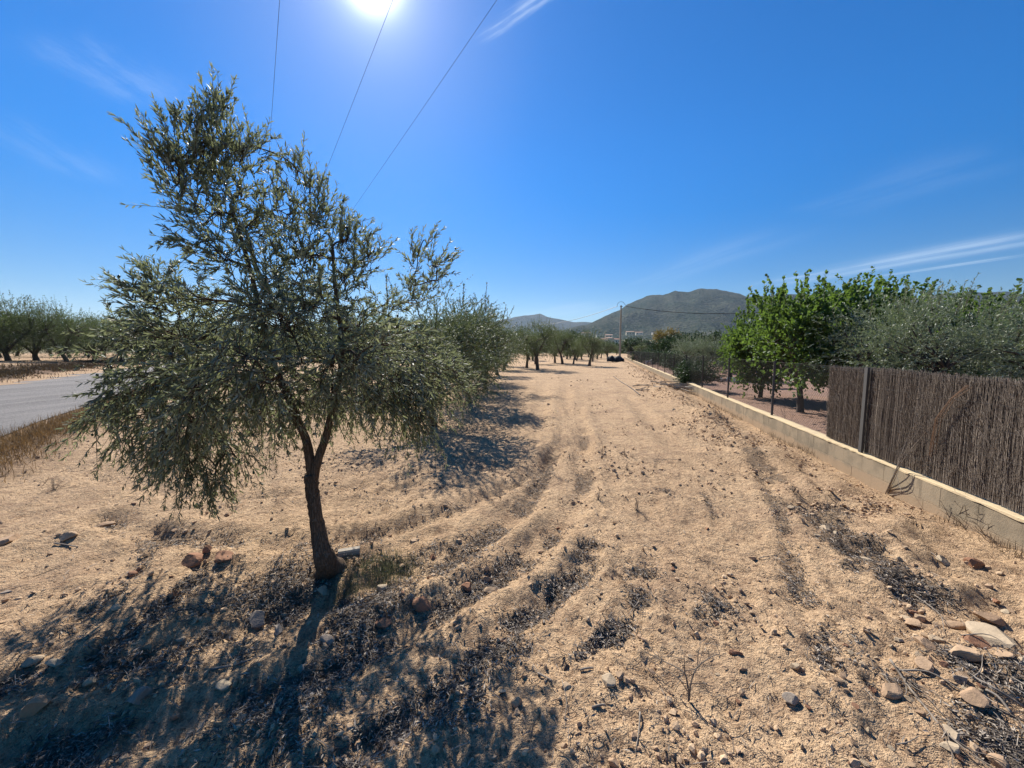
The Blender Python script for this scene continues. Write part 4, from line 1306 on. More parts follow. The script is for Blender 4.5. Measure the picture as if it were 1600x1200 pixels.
# the pole that carries them, down the road
t = thing('power_line_pole', 'steel power line pole with crossarm hidden behind the foreground olive', 'utility pole', (c.x, c.y, float(base_h(c.x, c.y))))
m = MB()
hh = c.z + .6 - t.location.z
m.tube([(0, 0, -.3), (0, 0, hh + .1)], [.16, .10], 8)
link('pole', m.mesh('pole', M['concrete']), t)
m = MB()
m.box((0, 0, hh - .12), (4.6, .12, .12), Matrix.Rotation(R(33.7), 3, 'Z'))
link('crossarm', m.mesh('crossarm', M['dark_metal']), t)

# ------------------------------------------------------------------ low wall, wire fence and brushwood screen
WALL_TOP = 0.253
ROTW = Matrix.Rotation(math.atan2(WT.y, WT.x), 3, 'Z')
WTH = .15


def wall_pt(v, off=0.0, z=0.0):
    """v metres along the wall from its y=0 point, off metres into the garden"""
    return Vector((WX0, 0, 0)) + WT * v - WN * off + Vector((0, 0, z))


def build_wall():
    t = thing('low_wall', 'low concrete block wall with a sandy mortar cap along the track', 'wall')
    L, j = .40, .0028
    me_cache = {}

    def block_mesh(l):
        key = round(l, 3)
        if key not in me_cache:
            m = MB()
            a, b, c, e = (l - j) / 2, WTH / 2, (.2 - j) / 2, .002
            V, Q = [], []
            for sx, sy, sz in ((1, 1, 1),):
                pass
            # bevelled long box
            ring = [(b, c - e), (b - e, c), (-b + e, c), (-b, c - e), (-b, -c + e), (-b + e, -c), (b - e, -c), (b, -c + e)]
            for x in (-a, a):
                for (yy, zz) in ring:
                    V.append((x, yy, zz))
            n = 8
            for i in range(n):
                k = (i + 1) % n
                Q.append((i, k, n + k, n + i))
            T3 = []
            for i in range(1, n - 1):
                T3.append((0, i + 1, i))
                T3.append((n, n + i, n + i + 1))
            m.add(V, tris=T3, quads=Q)
            me_cache[key] = m.mesh('block', M['block'])
        return me_cache[key]
    for course in range(3):
        zc = WALL_TOP - .022 - .1 - .2 * course
        v = 0.6 + (course % 2) * .2
        while v < 11.0:
            o = link('block', block_mesh(L), t, wall_pt(v + L / 2, WTH / 2 + random.uniform(-.0015, .0015), zc))
            o.rotation_euler = (0, 0, math.atan2(WT.y, WT.x))
            v += L
    # mortar core seen in the joints and, farther on, the plain face of the wall
    m = MB()
    m.box(wall_pt(5.9, WTH / 2, WALL_TOP - .022 - .3), (11.0, WTH - .012, .6), ROTW)
    link('mortar', m.mesh('mortar', M['block']), t)
    m = MB()
    m.box(wall_pt(11.2 + 29, WTH / 2, WALL_TOP - .022 - .3), (58, WTH, .6), ROTW)
    link('rendered_face', m.mesh('rendered_face', M['block']), t)
    # rough mortar cap
    m = MB()
    vs = grow(-1.5, 69, .08, lambda v: .08 if v < 6 else .05 + v * .02)
    g = np.random.default_rng(3)
    V = []
    for v in vs:
        w0, w1 = -.006 + g.normal() * .004, WTH + .006 + g.normal() * .003
        h = g.normal() * .0025
        lo = g.normal() * .004
        for off, z in ((w0, -.022 + lo), (w0 + .002, -.004 + h), (w0 + .012, h), (w1 - .012, h), (w1, -.005 + h), (w1, -.024)):
            V.append(tuple(wall_pt(v, off, WALL_TOP + z)))
    n = len(vs)
    i = np.arange(n - 1)[:, None] * 6 + np.arange(5)[None]
    m.add(V, quads=np.stack([i, i + 6, i + 7, i + 1], -1).reshape(-1, 4))
    link('mortar_cap', m.mesh('mortar_cap', M['cap']), t)


build_wall()

POSTV = [v * WT.y ** -1 for v in ()]
v0 = 4.93 / WT.y
posts = [v0 + 2.93 * k for k in range(-2, 20)]
FTOP = 1.36


def build_fence():
    t = thing('wire_fence', 'wire mesh fence on slim metal posts along the top of the low wall', 'fence')
    cache = None
    for k, v in enumerate(posts):
        if v < 0:
            continue
        if cache is None:
            m = MB()
            m.tube([(0, 0, -.05), (0, 0, FTOP - WALL_TOP)], .022, 8)
            cache = m.mesh('post', M['dark_metal'], smooth=False)
        link('post', cache, t, wall_pt(v, WTH / 2, WALL_TOP))
    m = MB()
    v_end = posts[-1]
    for z in (WALL_TOP + .04, WALL_TOP + .55, FTOP - .02):
        m.tube([wall_pt(4.4 + (v_end - 4.4) * i / 20, WTH / 2 + .024, z) for i in range(21)], .0013, 4)
    link('tension_wire', m.mesh('tension_wire', M['wire']), t)
    # diagonal mesh
    m = MB()
    h = FTOP - WALL_TOP - .04
    v = 4.0
    while v < v_end:
        st = .06 if v < 22 else .12
        r = .0011 if v < 22 else .0018
        for sgn in (1, -1):
            a = v if sgn > 0 else v + h
            b = v + h if sgn > 0 else v
            m.tube([wall_pt(a, WTH / 2 + .026 * 1, WALL_TOP + .03), wall_pt(b, WTH / 2 + .026, FTOP - .02)], r, 3, cap=False)
        v += st
    link('chain_link', m.mesh('chain_link', M['wire']), t, kind='stuff')
    # brushwood screen, each span a mat of thin stems
    s = thing('brushwood_screen', 'grey brown brushwood screen of thin upright stems tied to the fence', 'screen')
    g = np.random.default_rng(12)
    vstart = 5.93
    spans = [(vstart, v0 - .03), (v0 + .03, v0 - 2.93 - .03), (v0 - 2.93 - .03, .9)]
    spans = [(v0 + .02, vstart + .05), (v0 - 2.93, v0 - .02), (.8, v0 - 2.93)]
    for (a, b) in spans:
        m = MB()
        n = int((b - a) * 640)
        vv = np.sort(g.uniform(a, b, n))
        for v in vv:
            off = WTH / 2 - .02 + g.uniform(-.009, .009) + .018 * math.sin(v * 5) * math.sin(v * 1.7)
            lean = g.normal() * .012 + .02 * math.sin(v * 2.3)
            zt = FTOP - .012 + g.normal() * .012 + (.012 * math.sin(v * 3))
            zb = WALL_TOP + .012 + abs(g.normal()) * .008
            mid = (zt + zb) / 2
            r = g.uniform(.0011, .0026)
            m.tube([wall_pt(v, off, zb), wall_pt(v + lean * .6 + g.normal() * .004, off + g.normal() * .006, mid), wall_pt(v + lean, off + g.normal() * .004, zt)], [r, r, r * .7], 3, cap=False, rnd=float(g.uniform(.6, 1) if g.random() < .13 else g.uniform(0, .5)))
        # fine side twigs
        for k in range(int((b - a) * 1300)):
            v, z = g.uniform(a, b), g.uniform(WALL_TOP + .05, FTOP - .05)
            L = g.uniform(.04, .12)
            off = WTH / 2 - .036 + g.uniform(-.01, .005)
            dv = g.normal() * .03
            m.tube([wall_pt(v, off + .01, z), wall_pt(v + dv, off - .004, min(FTOP + .01, z + L))], .0011, 3, cap=False, rnd=float(g.random()))
        link('stem_mat', m.mesh('stem_mat', M['reed'], attr=True), s, kind='stuff')
        m = MB()
        m.box(wall_pt((a + b) / 2, WTH / 2 + .005, (FTOP + WALL_TOP) / 2), (b - a, .006, FTOP - WALL_TOP - .06), ROTW, rnd=0)
        link('stem_backing', m.mesh('stem_backing', M['reed'], attr=True), s)
    # binding wires
    m = MB()
    for z in (.42, .66, .90, 1.12, 1.30):
        m.tube([wall_pt(.8 + (vstart - .8) * i / 40, WTH / 2 - .045 + .018 * math.sin((.8 + (vstart - .8) * i / 40) * 5) * math.sin((.8 + (vstart - .8) * i / 40) * 1.7), z) for i in range(41)], .0007, 4)
    link('binding_wire', m.mesh('binding_wire', M['wire']), s)
    # strip post on the field side (wide, dark, pale edge)
    m = MB()
    m.box(wall_pt(v0, WTH / 2 - .062, (WALL_TOP + FTOP) / 2 + .005), (.06, .025, FTOP - WALL_TOP), ROTW)
    link('wide_post', m.mesh('wide_post', M['dark_metal']), t)
    # loose rusty bundle near the right
    p0, p1 = at_depth(1505, 605, 1), None
    m = MB()
    vb = 3.78
    for k in range(11):
        o = g.normal() * .020
        m.tube([wall_pt(vb + .17 + o, WTH / 2 - .075, .52 + g.normal() * .02), wall_pt(vb + .12 + o, WTH / 2 - .085, .9), wall_pt(vb - .02 + o * .6, WTH / 2 - .085, 1.13), wall_pt(vb - .16 + o, WTH / 2 - .07, 1.26 + g.normal() * .01)], [.0014, .002, .0022, .0014], 3, cap=False, rnd=float(g.random()))
    link('loose_bundle', m.mesh('loose_bundle', material('rusty_stem', m_varied((.13, .075, .045), (.20, .12, .07), ns=40)), attr=True), s, kind='stuff', label='loose rust coloured bundle of stems sagging out of the screen')


build_fence()

# ------------------------------------------------------------------ stones
def ico():
    t = (1 + 5 ** .5) / 2
    v = unit(np.array([(-1, t, 0), (1, t, 0), (-1, -t, 0), (1, -t, 0), (0, -1, t), (0, 1, t), (0, -1, -t), (0, 1, -t), (t, 0, -1), (t, 0, 1), (-t, 0, -1), (-t, 0, 1)], float))
    f = np.array([(0, 11, 5), (0, 5, 1), (0, 1, 7), (0, 7, 10), (0, 10, 11), (1, 5, 9), (5, 11, 4), (11, 10, 2), (10, 7, 6), (7, 1, 8), (3, 9, 4), (3, 4, 2), (3, 2, 6), (3, 6, 8), (3, 8, 9), (4, 9, 5), (2, 4, 11), (6, 2, 10), (8, 6, 7), (9, 8, 1)])
    return v, f


def subdiv(v, f):
    v = list(map(tuple, v))
    c, out = {}, []

    def mid(a, b):
        k = (min(a, b), max(a, b))
        if k not in c:
            m = (np.array(v[a]) + np.array(v[b])) / 2
            v.append(tuple(m / np.linalg.norm(m)))
            c[k] = len(v) - 1
        return c[k]
    for a, b, d in f:
        x, y, z = mid(a, b), mid(b, d), mid(d, a)
        out += [(a, x, z), (b, y, x), (d, z, y), (x, y, z)]
    return np.array(v), np.array(out)


IV, IF = ico()
IV2, IF2 = subdiv(IV, IF)
IV3, IF3 = subdiv(IV2, IF2)


def stone_verts(g, V, cuts=7, rough=.05):
    """a broken stone: a ball cut by planes"""
    P = V.copy()
    for k in range(cuts):
        n = unit(g.normal(size=3))
        d = g.uniform(.38, .80)
        q = P @ n
        P = P - np.maximum(q - d, 0)[:, None] * n
    return P * (1 + rough * g.normal(size=(len(P), 1)))


def stone(px, py, wpx, label, mat='stone', flat=.55, elong=1.25, name='stone', rz=None, group=None, seed=None, sink=.36, cuts=8):
    p = on_ground(px, py)
    dist = p.y / math.cos(0) * 1.0
    w = wpx / F * (p.y * math.cos(PITCH) + (CAM_Z - p.z) * math.sin(PITCH))
    g = np.random.default_rng(int(px * 7 + py) if seed is None else seed)
    P = stone_verts(g, IV3, cuts + 4, .012)
    P = P / (P[:, 0].max() - P[:, 0].min())
    P = P * np.array([w, w / elong, w * flat])
    m = MB()
    m.add(P, tris=IF3)
    me = m.mesh(name, M[mat])
    o = thing(name, label, 'stone', (p.x, p.y, p.z + w * flat * (.5 - sink)), (g.uniform(-.5, .5) if rz is None else rz), group, me=me)
    o.rotation_euler[0] = g.uniform(-.2, .2)
    o.rotation_euler[1] = g.uniform(-.2, .2)
    return o


# the big broken rock, lower right
stone(1548, 1003, 58, 'largest rock at the lower right, with a pale flat top and brown side', 'stone_pale', .55, 1.1, 'rock', rz=-.3, seed=4, cuts=9)
stone(1546, 968, 40, 'flat tan slab rock touching the back of the largest rock', 'stone', .45, 1.7, 'rock', rz=-.3, seed=9)
stone(1530, 1006, 30, 'crumbly orange rock against the left foot of the largest rock', 'stone_red', .6, 1.3, 'rock', seed=14)
S = [
    (1508, 1026, 40, 'rounded brown rock in front of the largest rock', 'stone', .6), (1389, 1078, 38, 'tan boulder with a deep shadow, alone in the sand at lower right', 'stone', .6),
    (1524, 1092, 36, 'tan wedge shaped stone between two dry sticks', 'stone', .55), (1504, 1064, 19, 'small pale grey stone inside the hooked stick', 'stone_grey', .8),
    (1447, 1040, 30, 'brown oval stone at the start of the dead branch', 'stone', .55), (1474, 1040, 15, 'small reddish stone right of the brown oval one', 'stone_red', .7),
    (1439, 968, 17, 'upright cube shaped stone left of the largest rock', 'stone', 1.0), (1429, 976, 27, 'flat tan stone in front of the cube shaped stone', 'stone', .35),
    (1414, 936, 14, 'small square stone at the lower edge of the dark weed patch', 'stone_pale', .9), (1467, 1004, 24, 'pale broken stone left of the brown rounded rock', 'stone_pale', .7),
    (1445, 1009, 27, 'tan flat stone in the cluster at lower right', 'stone', .4), (1405, 1002, 12, 'small white stone left of the cluster at lower right', 'stone_pale', .8),
    (1571, 1026, 22, 'tan stone right of the brown rounded rock', 'stone', .6), (1596, 1034, 16, 'pale stone cut by the right edge of the photo', 'stone_pale', .7), (1490, 978, 28, 'flat crumbly stone left of the largest rock', 'stone', .4),
    (1289, 829, 17, 'palest stone beside the middle of the dark weed strip', 'stone_pale', .6), (1277, 838, 12, 'small pale stone just below the palest stone', 'stone_pale', .7), (1306, 834, 10, 'tiny pale stone right of the palest stone', 'stone_pale', .7), (1321, 841, 11, 'flat light stone at the right end of the pale trio', 'stone_pale', .4),
    (1350, 876, 20, 'flat pale stone inside the dark weed strip', 'stone_pale', .4), (1524, 884, 24, 'reddish earth clod on the slope near the wall', 'stone_red', .6), (1470, 876, 16, 'thin pale stone standing on the slope', 'stone_pale', .5),
    (1175, 873, 12, 'tan stone lying next to a short stick', 'stone', .8), (1484, 1170, 26, 'pale yellow square stone near the lower right edge', 'stone_pale', .55), (1487, 1151, 30, 'long thin pale stone above the pale yellow one', 'stone_pale', .3),
    (1564, 1198, 30, 'tan stone cut by the bottom edge at the right', 'stone', .6), (1546, 1124, 16, 'small oval pale stone below the white stick', 'stone_pale', .5), (1243, 1044, 15, 'upright white shard in bare sand', 'stone_pale', 1.3),
    (1236, 1096, 20, 'dark brown stone with long shadow in the bare sand', 'stone_grey', .7), (1147, 1022, 20, 'reddish brown clod with a dark hollow under it', 'stone_red', .6), (1160, 1046, 13, 'small half buried tan stone', 'stone', .6),
    (1119, 975, 11, 'small dark clod right of a litter patch', 'stone_red', .7), (970, 1056, 17, 'brown stone at the back of the trio in the centre', 'stone', .8), (948, 1063, 25, 'broad pale stone at the left of the trio in the centre', 'stone_pale', .5),
    (979, 1066, 15, 'squarish tan stone at the right of the trio in the centre', 'stone', .8), (809, 1098, 16, 'rounded tan stone at the lower edge of the tree shadow', 'stone', .8), (785, 1081, 12, 'light stone at the right rim of the tree shadow', 'stone_pale', .5),
    (862, 1112, 10, 'small tan stone right of the shadow rim', 'stone', .7), (882, 1168, 12, 'small tan stone near the bottom centre', 'stone', .7), (958, 1192, 18, 'tan stone cut by the bottom edge near the centre', 'stone', .7),
    (50, 1112, 36, 'largest rock at the lower left, tan with a shadow below', 'stone', .75), (49, 1034, 25, 'pale stone above the rock at the lower left', 'stone_pale', .45), (86, 1037, 25, 'flat pale stone right of its twin at the left', 'stone_pale', .35),
    (139, 1066, 14, 'whitest stone at the lower left', 'stone_pale', .9), (116, 1074, 22, 'tan stone left of the whitest one', 'stone', .7), (183, 949, 15, 'pale stone on the open sand at left', 'stone_pale', .5),
    (399, 972, 33, 'rounded grey cobble in the shade left of the trunk', 'stone_grey', .7), (437, 986, 19, 'small grey cobble right of the rounded one', 'stone_grey', .7), (508, 1003, 25, 'oval grey cobble below the trunk in the shade', 'stone_grey', .5),
    (349, 1072, 24, 'light stone in the litter band at lower left', 'stone_pale', .5), (281, 998, 18, 'pale flat stone left of the litter band', 'stone_pale', .35), (232, 1013, 16, 'tan stone with a small shadow at left', 'stone', .7),
    (216, 1093, 24, 'broad earth clod in the shade at lower left', 'stone_grey', .7), (13, 846, 24, 'tan stone at the left edge of the photo', 'stone', .5), (347, 872, 26, 'reddish clod left of the trunk', 'stone_red', .5),
    (299, 878, 30, 'flat reddish clod farther left of the trunk', 'stone_red', .45), (105, 842, 25, 'light tan clod on the open soil at far left', 'stone', .5), (322, 862, 12, 'small upright clod behind the reddish ones', 'stone_red', .9),
    (504, 924, 16, 'pale cobble at the foot of the trunk', 'stone_pale', .7), (762, 908, 14, 'tan stone on the rim of the middle rut', 'stone', .8), (729, 919, 18, 'brown clod left of the middle rut', 'stone_red', .6),
    (660, 945, 30, 'dark reddish clod right of the tree shadow top', 'stone_red', .7), (598, 973, 26, 'brown clod in the shade right of the trunk', 'stone_red', .5), (770, 926, 22, 'broad flat tan stone beside the shadow tip', 'stone', .4),
    (597, 920, 17, 'yellowish stone below the grass tuft', 'stone_pale', .6), (270, 931, 14, 'brown stone on the open sand left of the litter', 'stone_red', .7), (205, 900, 14, 'dark clod on the sand at left', 'stone_red', .7),
    (1052, 640, 7, 'single white stone far along the track', 'stone_pale', .7), (676, 870, 13, 'dark clod near the upper litter patch', 'stone_red', .8), (716, 846, 12, 'tan stone at the upper end of the litter band', 'stone', .6),
    (646, 847, 16, 'flat tan stone right of the grass tuft', 'stone', .4), (165, 822, 22, 'flat light clod near the curved furrow', 'stone', .35), (12, 925, 16, 'grey stone at the left edge', 'stone_grey', .5),
]
for px, py, w, lab, mat, fl in S:
    stone(px, py, w, lab, mat, fl, 1.15 + .3 * ((px * 13 + py) % 7) / 7, cuts=2 if (px < 700 and w > 20) else 6)
# many more that nothing tells apart
gs = np.random.default_rng(77)
sm = []
for k in range(6):
    m = MB()
    P = stone_verts(gs, IV2, 8, .03)
    P *= np.array([.5, .42, .3])
    m.add(P, tris=IF2)
    sm.append([m.mesh('small_stone', M['stone']), None])
    sm[-1][1] = sm[-1][0].copy()
    sm[-1][1].materials.clear()
    sm[-1][1].materials.append(M['stone_pale'] if k % 2 else M['stone_red'])
cnt = 0
while cnt < 170:
    if gs.random() < .45:
        px, py = gs.uniform(1300, 1600), gs.uniform(930, 1195)
        wpx = gs.uniform(6, 17)
    else:
        px, py = gs.uniform(0, 1500), gs.uniform(760, 1195)
        wpx = gs.uniform(4, 12)
    p = ground_pt(px, py)
    if wall_s(p.x, p.y) < .1:
        continue
    w = wpx / F * p.y * 1.15
    mi = int(gs.random() < .45)
    tone = ['tan', 'pale' if (cnt % 6) % 2 else 'reddish'][mi]
    where = 'among the rocks at the lower right' if px > 1300 and py > 900 else 'on the right half of the track' if px > 900 else 'in the shade and ruts of the tree' if px > 400 else 'on the open soil at the left'
    o = thing('small_stone', 'small %s loose stone %s' % (tone, where), 'stone', (p.x, p.y, gz(p.x, p.y) + w * .06), gs.uniform(0, 6.28), 'small %s loose stones %s' % (tone, where), me=sm[cnt % 6][mi])
    o.scale = (w, w, w)
    o.rotation_euler[0] = gs.uniform(-.4, .4)
    cnt += 1

# ------------------------------------------------------------------ clods, gravel and leaf litter
def sample_ground(g, n, ymax=14, dens=None):
    """random ground points, denser nearby as the picture is"""
    out = []
    while len(out) < n:
        k = n * 2
        u = g.uniform(0, 1, k)
        y = .8 / (1 - u * (1 - .8 / ymax))
        x = g.uniform(-1.5, 1.5, k) * (y + .4)
        ok = (wall_s(x, y) > .03) & (road_n(x, y) > -3.0)
        x, y = x[ok], y[ok]
        if dens is not None:
            q = dens(x, y)
            sel = g.random(len(x)) < q
            x, y = x[sel], y[sel]
        out += list(zip(x, y))
    a = np.array(out[:n])
    return a[:, 0], a[:, 1]


def rotmats(g, n, tilt=1.0):
    a = unit(g.normal(size=(n, 3)))
    th = g.uniform(0, math.pi * 2, n) * tilt
    K = np.zeros((n, 3, 3))
    K[:, 0, 1], K[:, 0, 2], K[:, 1, 0], K[:, 1, 2], K[:, 2, 0], K[:, 2, 1] = -a[:, 2], a[:, 1], a[:, 2], -a[:, 0], -a[:, 1], a[:, 0]
    return np.eye(3)[None] + np.sin(th)[:, None, None] * K + (1 - np.cos(th))[:, None, None] * (K @ K)


def build_clods():
    g = np.random.default_rng(8)
    n = 21000
    x, y = sample_ground(g, n, 16, lambda x, y: np.clip(.35 + 2.4 * fbm(x * 1.4, y * 1.4, 4, 31, .65), .05, 1))
    size = (.0026 + .0055 * g.random(n) ** 3 + .026 * g.random(n) ** 16) * np.clip(.75 + y * .10, .8, 2.2)
    z = H(x, y) + size * .25
    var = [stone_verts(g, IV, 5, .05) for _ in range(12)]
    vi = g.integers(0, 12, n)
    base = np.array(var)[vi] * np.stack([np.ones(n), g.uniform(.6, 1, n), g.uniform(.35, .7, n)], -1)[:, None, :]
    V = np.einsum('nij,nkj->nki', rotmats(g, n, .4), base) * size[:, None, None] + np.stack([x, y, z], -1)[:, None, :]
    F3 = (np.arange(n)[:, None, None] * 12 + IF[None]).reshape(-1, 3)
    m = MB()
    m.add(V.reshape(-1, 3), tris=F3, rnd=np.repeat(np.clip(g.normal(.45, .3, n), 0, 1), 12))
    o = link('soil_clods', m.mesh('soil_clods', M['clod'], attr=True), kind='stuff')
    o['label'] = 'countless small clods and grit loose on the dry soil'
    o['category'] = 'soil'


build_clods()


def build_far_clods():
    g = np.random.default_rng(18)
    n = 42000
    u = g.uniform(0, 1, n)
    y = 3.5 / (1 - u * (1 - 3.5 / 45))
    x = g.uniform(-1.4, .9, n) * y
    k = n // 3                      # many of them on the earth bank by the wall
    x[:k] = WX0 + WK * y[:k] - np.abs(1.0 + .45 * g.normal(size=k)) / WT.y
    ok = (wall_s(x, y) > .05) & (road_n(x, y) > -3.0)
    x, y = x[ok], y[ok]
    n = len(x)
    q = g.random(n) < np.clip(.10 + 2.6 * fbm(x * .9, y * .9, 4, 61, .65) + .9 * np.exp(-((wall_s(x, y) - 1.1) / .5) ** 2), .04, 1)
    x, y = x[q], y[q]
    n = len(x)
    size = (.005 + .010 * g.random(n) ** 2 + .03 * g.random(n) ** 10) * np.clip(.6 + y * .06, .7, 1.9)
    z = H(x, y) + size * .15
    var = [stone_verts(g, IV, 5, .05) for _ in range(12)]
    base = np.array(var)[g.integers(0, 12, n)] * np.stack([np.ones(n), g.uniform(.6, 1, n), g.uniform(.35, .7, n)], -1)[:, None, :]
    V = np.einsum('nij,nkj->nki', rotmats(g, n, .4), base) * size[:, None, None] + np.stack([x, y, z], -1)[:, None, :]
    F3 = (np.arange(n)[:, None, None] * 12 + IF[None]).reshape(-1, 3)
    m = MB()
    m.add(V.reshape(-1, 3), tris=F3, rnd=np.repeat(np.clip(g.normal(.5, .3, n), 0, 1), 12))
    o = link('soil_lumps', m.mesh('soil_lumps', M['clod'], attr=True), kind='stuff')
    o['label'] = 'coarser lumps of earth on the track and its bank'
    o['category'] = 'soil'


build_far_clods()


def build_litter():
    g = np.random.default_rng(9)
    n = 42000
    x, y = sample_ground(g, n, 11, lambda x, y: np.clip(grid_lookup(_lit, x, y) * 1.0 + .012, 0, 1) ** 1.3)
    th = g.uniform(0, 6.28, n)
    D = np.stack([np.cos(th), np.sin(th), g.normal(size=n) * .28], -1)
    N = np.stack([g.normal(size=n) * .5, g.normal(size=n) * .5, np.ones(n)], -1)
    L = g.uniform(.018, .045, n)
    P = np.stack([x, y, H(x, y) + g.uniform(.002, .014, n)], -1) - D * L[:, None] / 2
    m = MB()
    r = g.random(n)
    r = np.where(r < .7, r * .35, .25 + r * .75)
    leaves(m, P, D, N, L, g.uniform(.004, .009, n), r, .16, True)
    # crumbs of stick
    k = 4200
    x, y = sample_ground(g, k, 9, lambda x, y: np.clip(grid_lookup(_lit, x, y) + .05, 0, 1))
    zz = H(x, y)
    for i in range(k):
        a, l = g.uniform(0, 6.28), g.uniform(.02, .09)
        q = np.array([x[i], y[i], zz[i] + .006])
        e = np.array([math.cos(a) * l, math.sin(a) * l, g.normal() * .006])
        m.tube([q, q + e * .5 + [0, 0, .003], q + e], .0016, 3, cap=False, rnd=g.random() * .7)
    o = link('leaf_litter', m.mesh('leaf_litter', M['litter'], attr=True), kind='stuff')
    o['label'] = 'dead olive leaves and chaff gathered in the tyre ruts'
    o['category'] = 'leaf litter'


build_litter()


# ------------------------------------------------------------------ weeds and grass
def blades(mb, X, Y, Z, g, h0, h1, w, spread=.5, droop=.3):
    n = len(X)
    a = g.uniform(0, 6.28, n)
    t = np.abs(g.normal(size=n)) * spread
    D = np.stack([np.cos(a) * np.sin(t), np.sin(a) * np.sin(t), np.cos(t)], -1)
    N = unit(np.stack([np.cos(a), np.sin(a), np.zeros(n)], -1) + .3 * g.normal(size=(n, 3)))
    leaves(mb, np.stack([X, Y, Z], -1), D, N, g.uniform(h0, h1, n), np.full(n, w), g.random(n), droop)


def build_grass():
    g = np.random.default_rng(14)
    # dry verge between field and road
    m = MB()
    n = 34000
    v = g.uniform(-3, 26, n) ** 1.0
    u = -3.2 + .28 * g.normal(size=n)
    x, y = .832 * u + RD.x * v, .555 * u + RD.y * v
    ok = fbm(x * 1.3, y * 1.3, 3, 44) > -.25
    x, y = x[ok], y[ok]
    blades(m, x, y, H(x, y) - .01, g, .05, .24, .006, .55)
    o = link('dry_verge', m.mesh('dry_verge', M['drygrass'], attr=True), kind='stuff')
    o['label'] = 'dry golden brown grass along the near edge of the gravel road'
    o['category'] = 'dry grass'
    m = MB()
    n = 42000
    v = g.uniform(0, 60, n)
    u = -11.6 + g.normal(size=n) * .9
    x, y = .832 * u + RD.x * v, .555 * u + RD.y * v
    ok = fbm(x * .5, y * .5, 3, 47) > -.05
    x, y = x[ok], y[ok]
    blades(m, x, y, H(x, y) - .01, g, .06, .30, .03, 1.0)
    o = link('dry_bank', m.mesh('dry_bank', M['bankweed'], attr=True), kind='stuff')
    o['label'] = 'dry brown weeds on the bank at the far side of the road'
    o['category'] = 'dry grass'
    m = MB()
    n = 5200
    v = 1.2 + 40 * g.random(n) ** 1.8
    off = -np.abs(g.normal(size=n)) * .06 - .015
    x = WX0 + WT.x * v - WN.x * off
    y = WT.y * v - WN.y * off
    ok = fbm(v * 1.1, v * 0 + 2.2, 4, 71, .65) > .02
    x, y = x[ok], y[ok]
    blades(m, x, y, H(x, y) - .01, g, .03, .15, .0035, .7)
    o = link('wall_foot_weeds', m.mesh('wall_foot_weeds', M['bankweed'], attr=True), kind='stuff')
    o['label'] = 'withered brown weeds along the foot of the low wall'
    o['category'] = 'dry weeds'
    # green tuft by the trunk
    m = MB()
    pc = on_ground(598, 893)
    n = 3400
    x = pc.x + g.normal(size=n) * .14
    y = pc.y + g.normal(size=n) * .085
    x2 = TREE.x + .13 + g.normal(size=900) * .05
    y2 = TREE.y - .03 + g.normal(size=900) * .07
    x, y = np.concatenate([x, x2]), np.concatenate([y, y2])
    blades(m, x, y, H(x, y) - .005, g, .015, .065, .0020, 1.1)
    o = thing('grass_tuft', 'low tuft of fine grey green grass right of the olive trunk', 'grass', me=m.mesh('grass_tuft', M['grass'], attr=True), kind='stuff')


build_grass()


def dead_weed(px, py, hpx, lab, n=9, spread=.7, seed=0, name='dead_weed', mat='twig', lean=(0, 0), r=.0016):
    p = on_ground(px, py)
    h = hpx / F * p.y
    g = np.random.default_rng(seed + int(px))
    m = MB()
    for k in range(n):
        a = g.uniform(0, 6.28)
        t = abs(g.normal()) * spread * .8
        L = h * g.uniform(.4, 1.1)
        e = np.array([math.cos(a) * math.sin(t) * L + lean[0] * L, math.sin(a) * math.sin(t) * L + lean[1] * L, math.cos(t) * L])
        P = bez((0, 0, -.01), e * .3 + g.normal(size=3) * .01, e * .7 + g.normal(size=3) * .015, e, 6)
        m.tube(P, np.linspace(r, r * .45, 6), 4, rnd=g.random() * .4)
        for q in range(3):
            i = int(g.integers(2, 5))
            d = unit(P[i + 1] - P[i] + g.normal(size=3) * .03 * (1 if h > .1 else .5)) * L * .3
            m.tube([P[i], P[i] + d * .5 + g.normal(size=3) * .003, P[i] + d], [r * .55, r * .45, r * .3], 3, cap=False, rnd=g.random() * .6)
    # chaff round the foot
    for k in range(18):
        a, q = g.uniform(0, 6.28), g.random() * .05
        b = np.array([math.cos(a) * q, math.sin(a) * q, .004])
        m.tube([b, b + g.normal(size=3) * [.02, .02, .006]], r * .8, 3, cap=False, rnd=g.random() * .3)
    return thing(name, lab, 'weed', p, me=m.mesh(name, M[mat], attr=True))


dead_weed(941, 710, 22, 'thin upright dead weed, farthest back in the middle of the track', 6, .35)
dead_weed(976, 713, 14, 'small dead weed right of the farthest upright one', 8, .5)
dead_weed(987, 714, 12, 'tiny dead weed at the right end of the back pair', 8, .5)
dead_weed(980, 734, 12, 'short dark stump of weed above a pale patch', 9, .5)
dead_weed(1022, 730, 24, 'straggly dead weed leaning right in the middle of the track', 9, .7, lean=(.5, 0))
dead_weed(995, 797, 22, 'dead weed with one thin stalk and a dark mat at its foot', 14, .9)
dead_weed(935, 782, 18, 'low dark dead weed at the right rim of the middle rut', 12, .9)
dead_weed(1040, 770, 12, 'low dark tangle right of the stalked weed', 12, 1.0)
dead_weed(1290, 800, 26, 'dark tangled weed at the top of the weed strip', 22, 1.0)
dead_weed(1315, 855, 22, 'dark matted weed in the middle of the weed strip', 22, 1.1)
dead_weed(1400, 905, 20, 'brown matted weed at the lower end of the weed strip', 26, 1.1)
dead_weed(1350, 1062, 20, 'withered weed in the hollow left of the tan boulder', 20, .9)
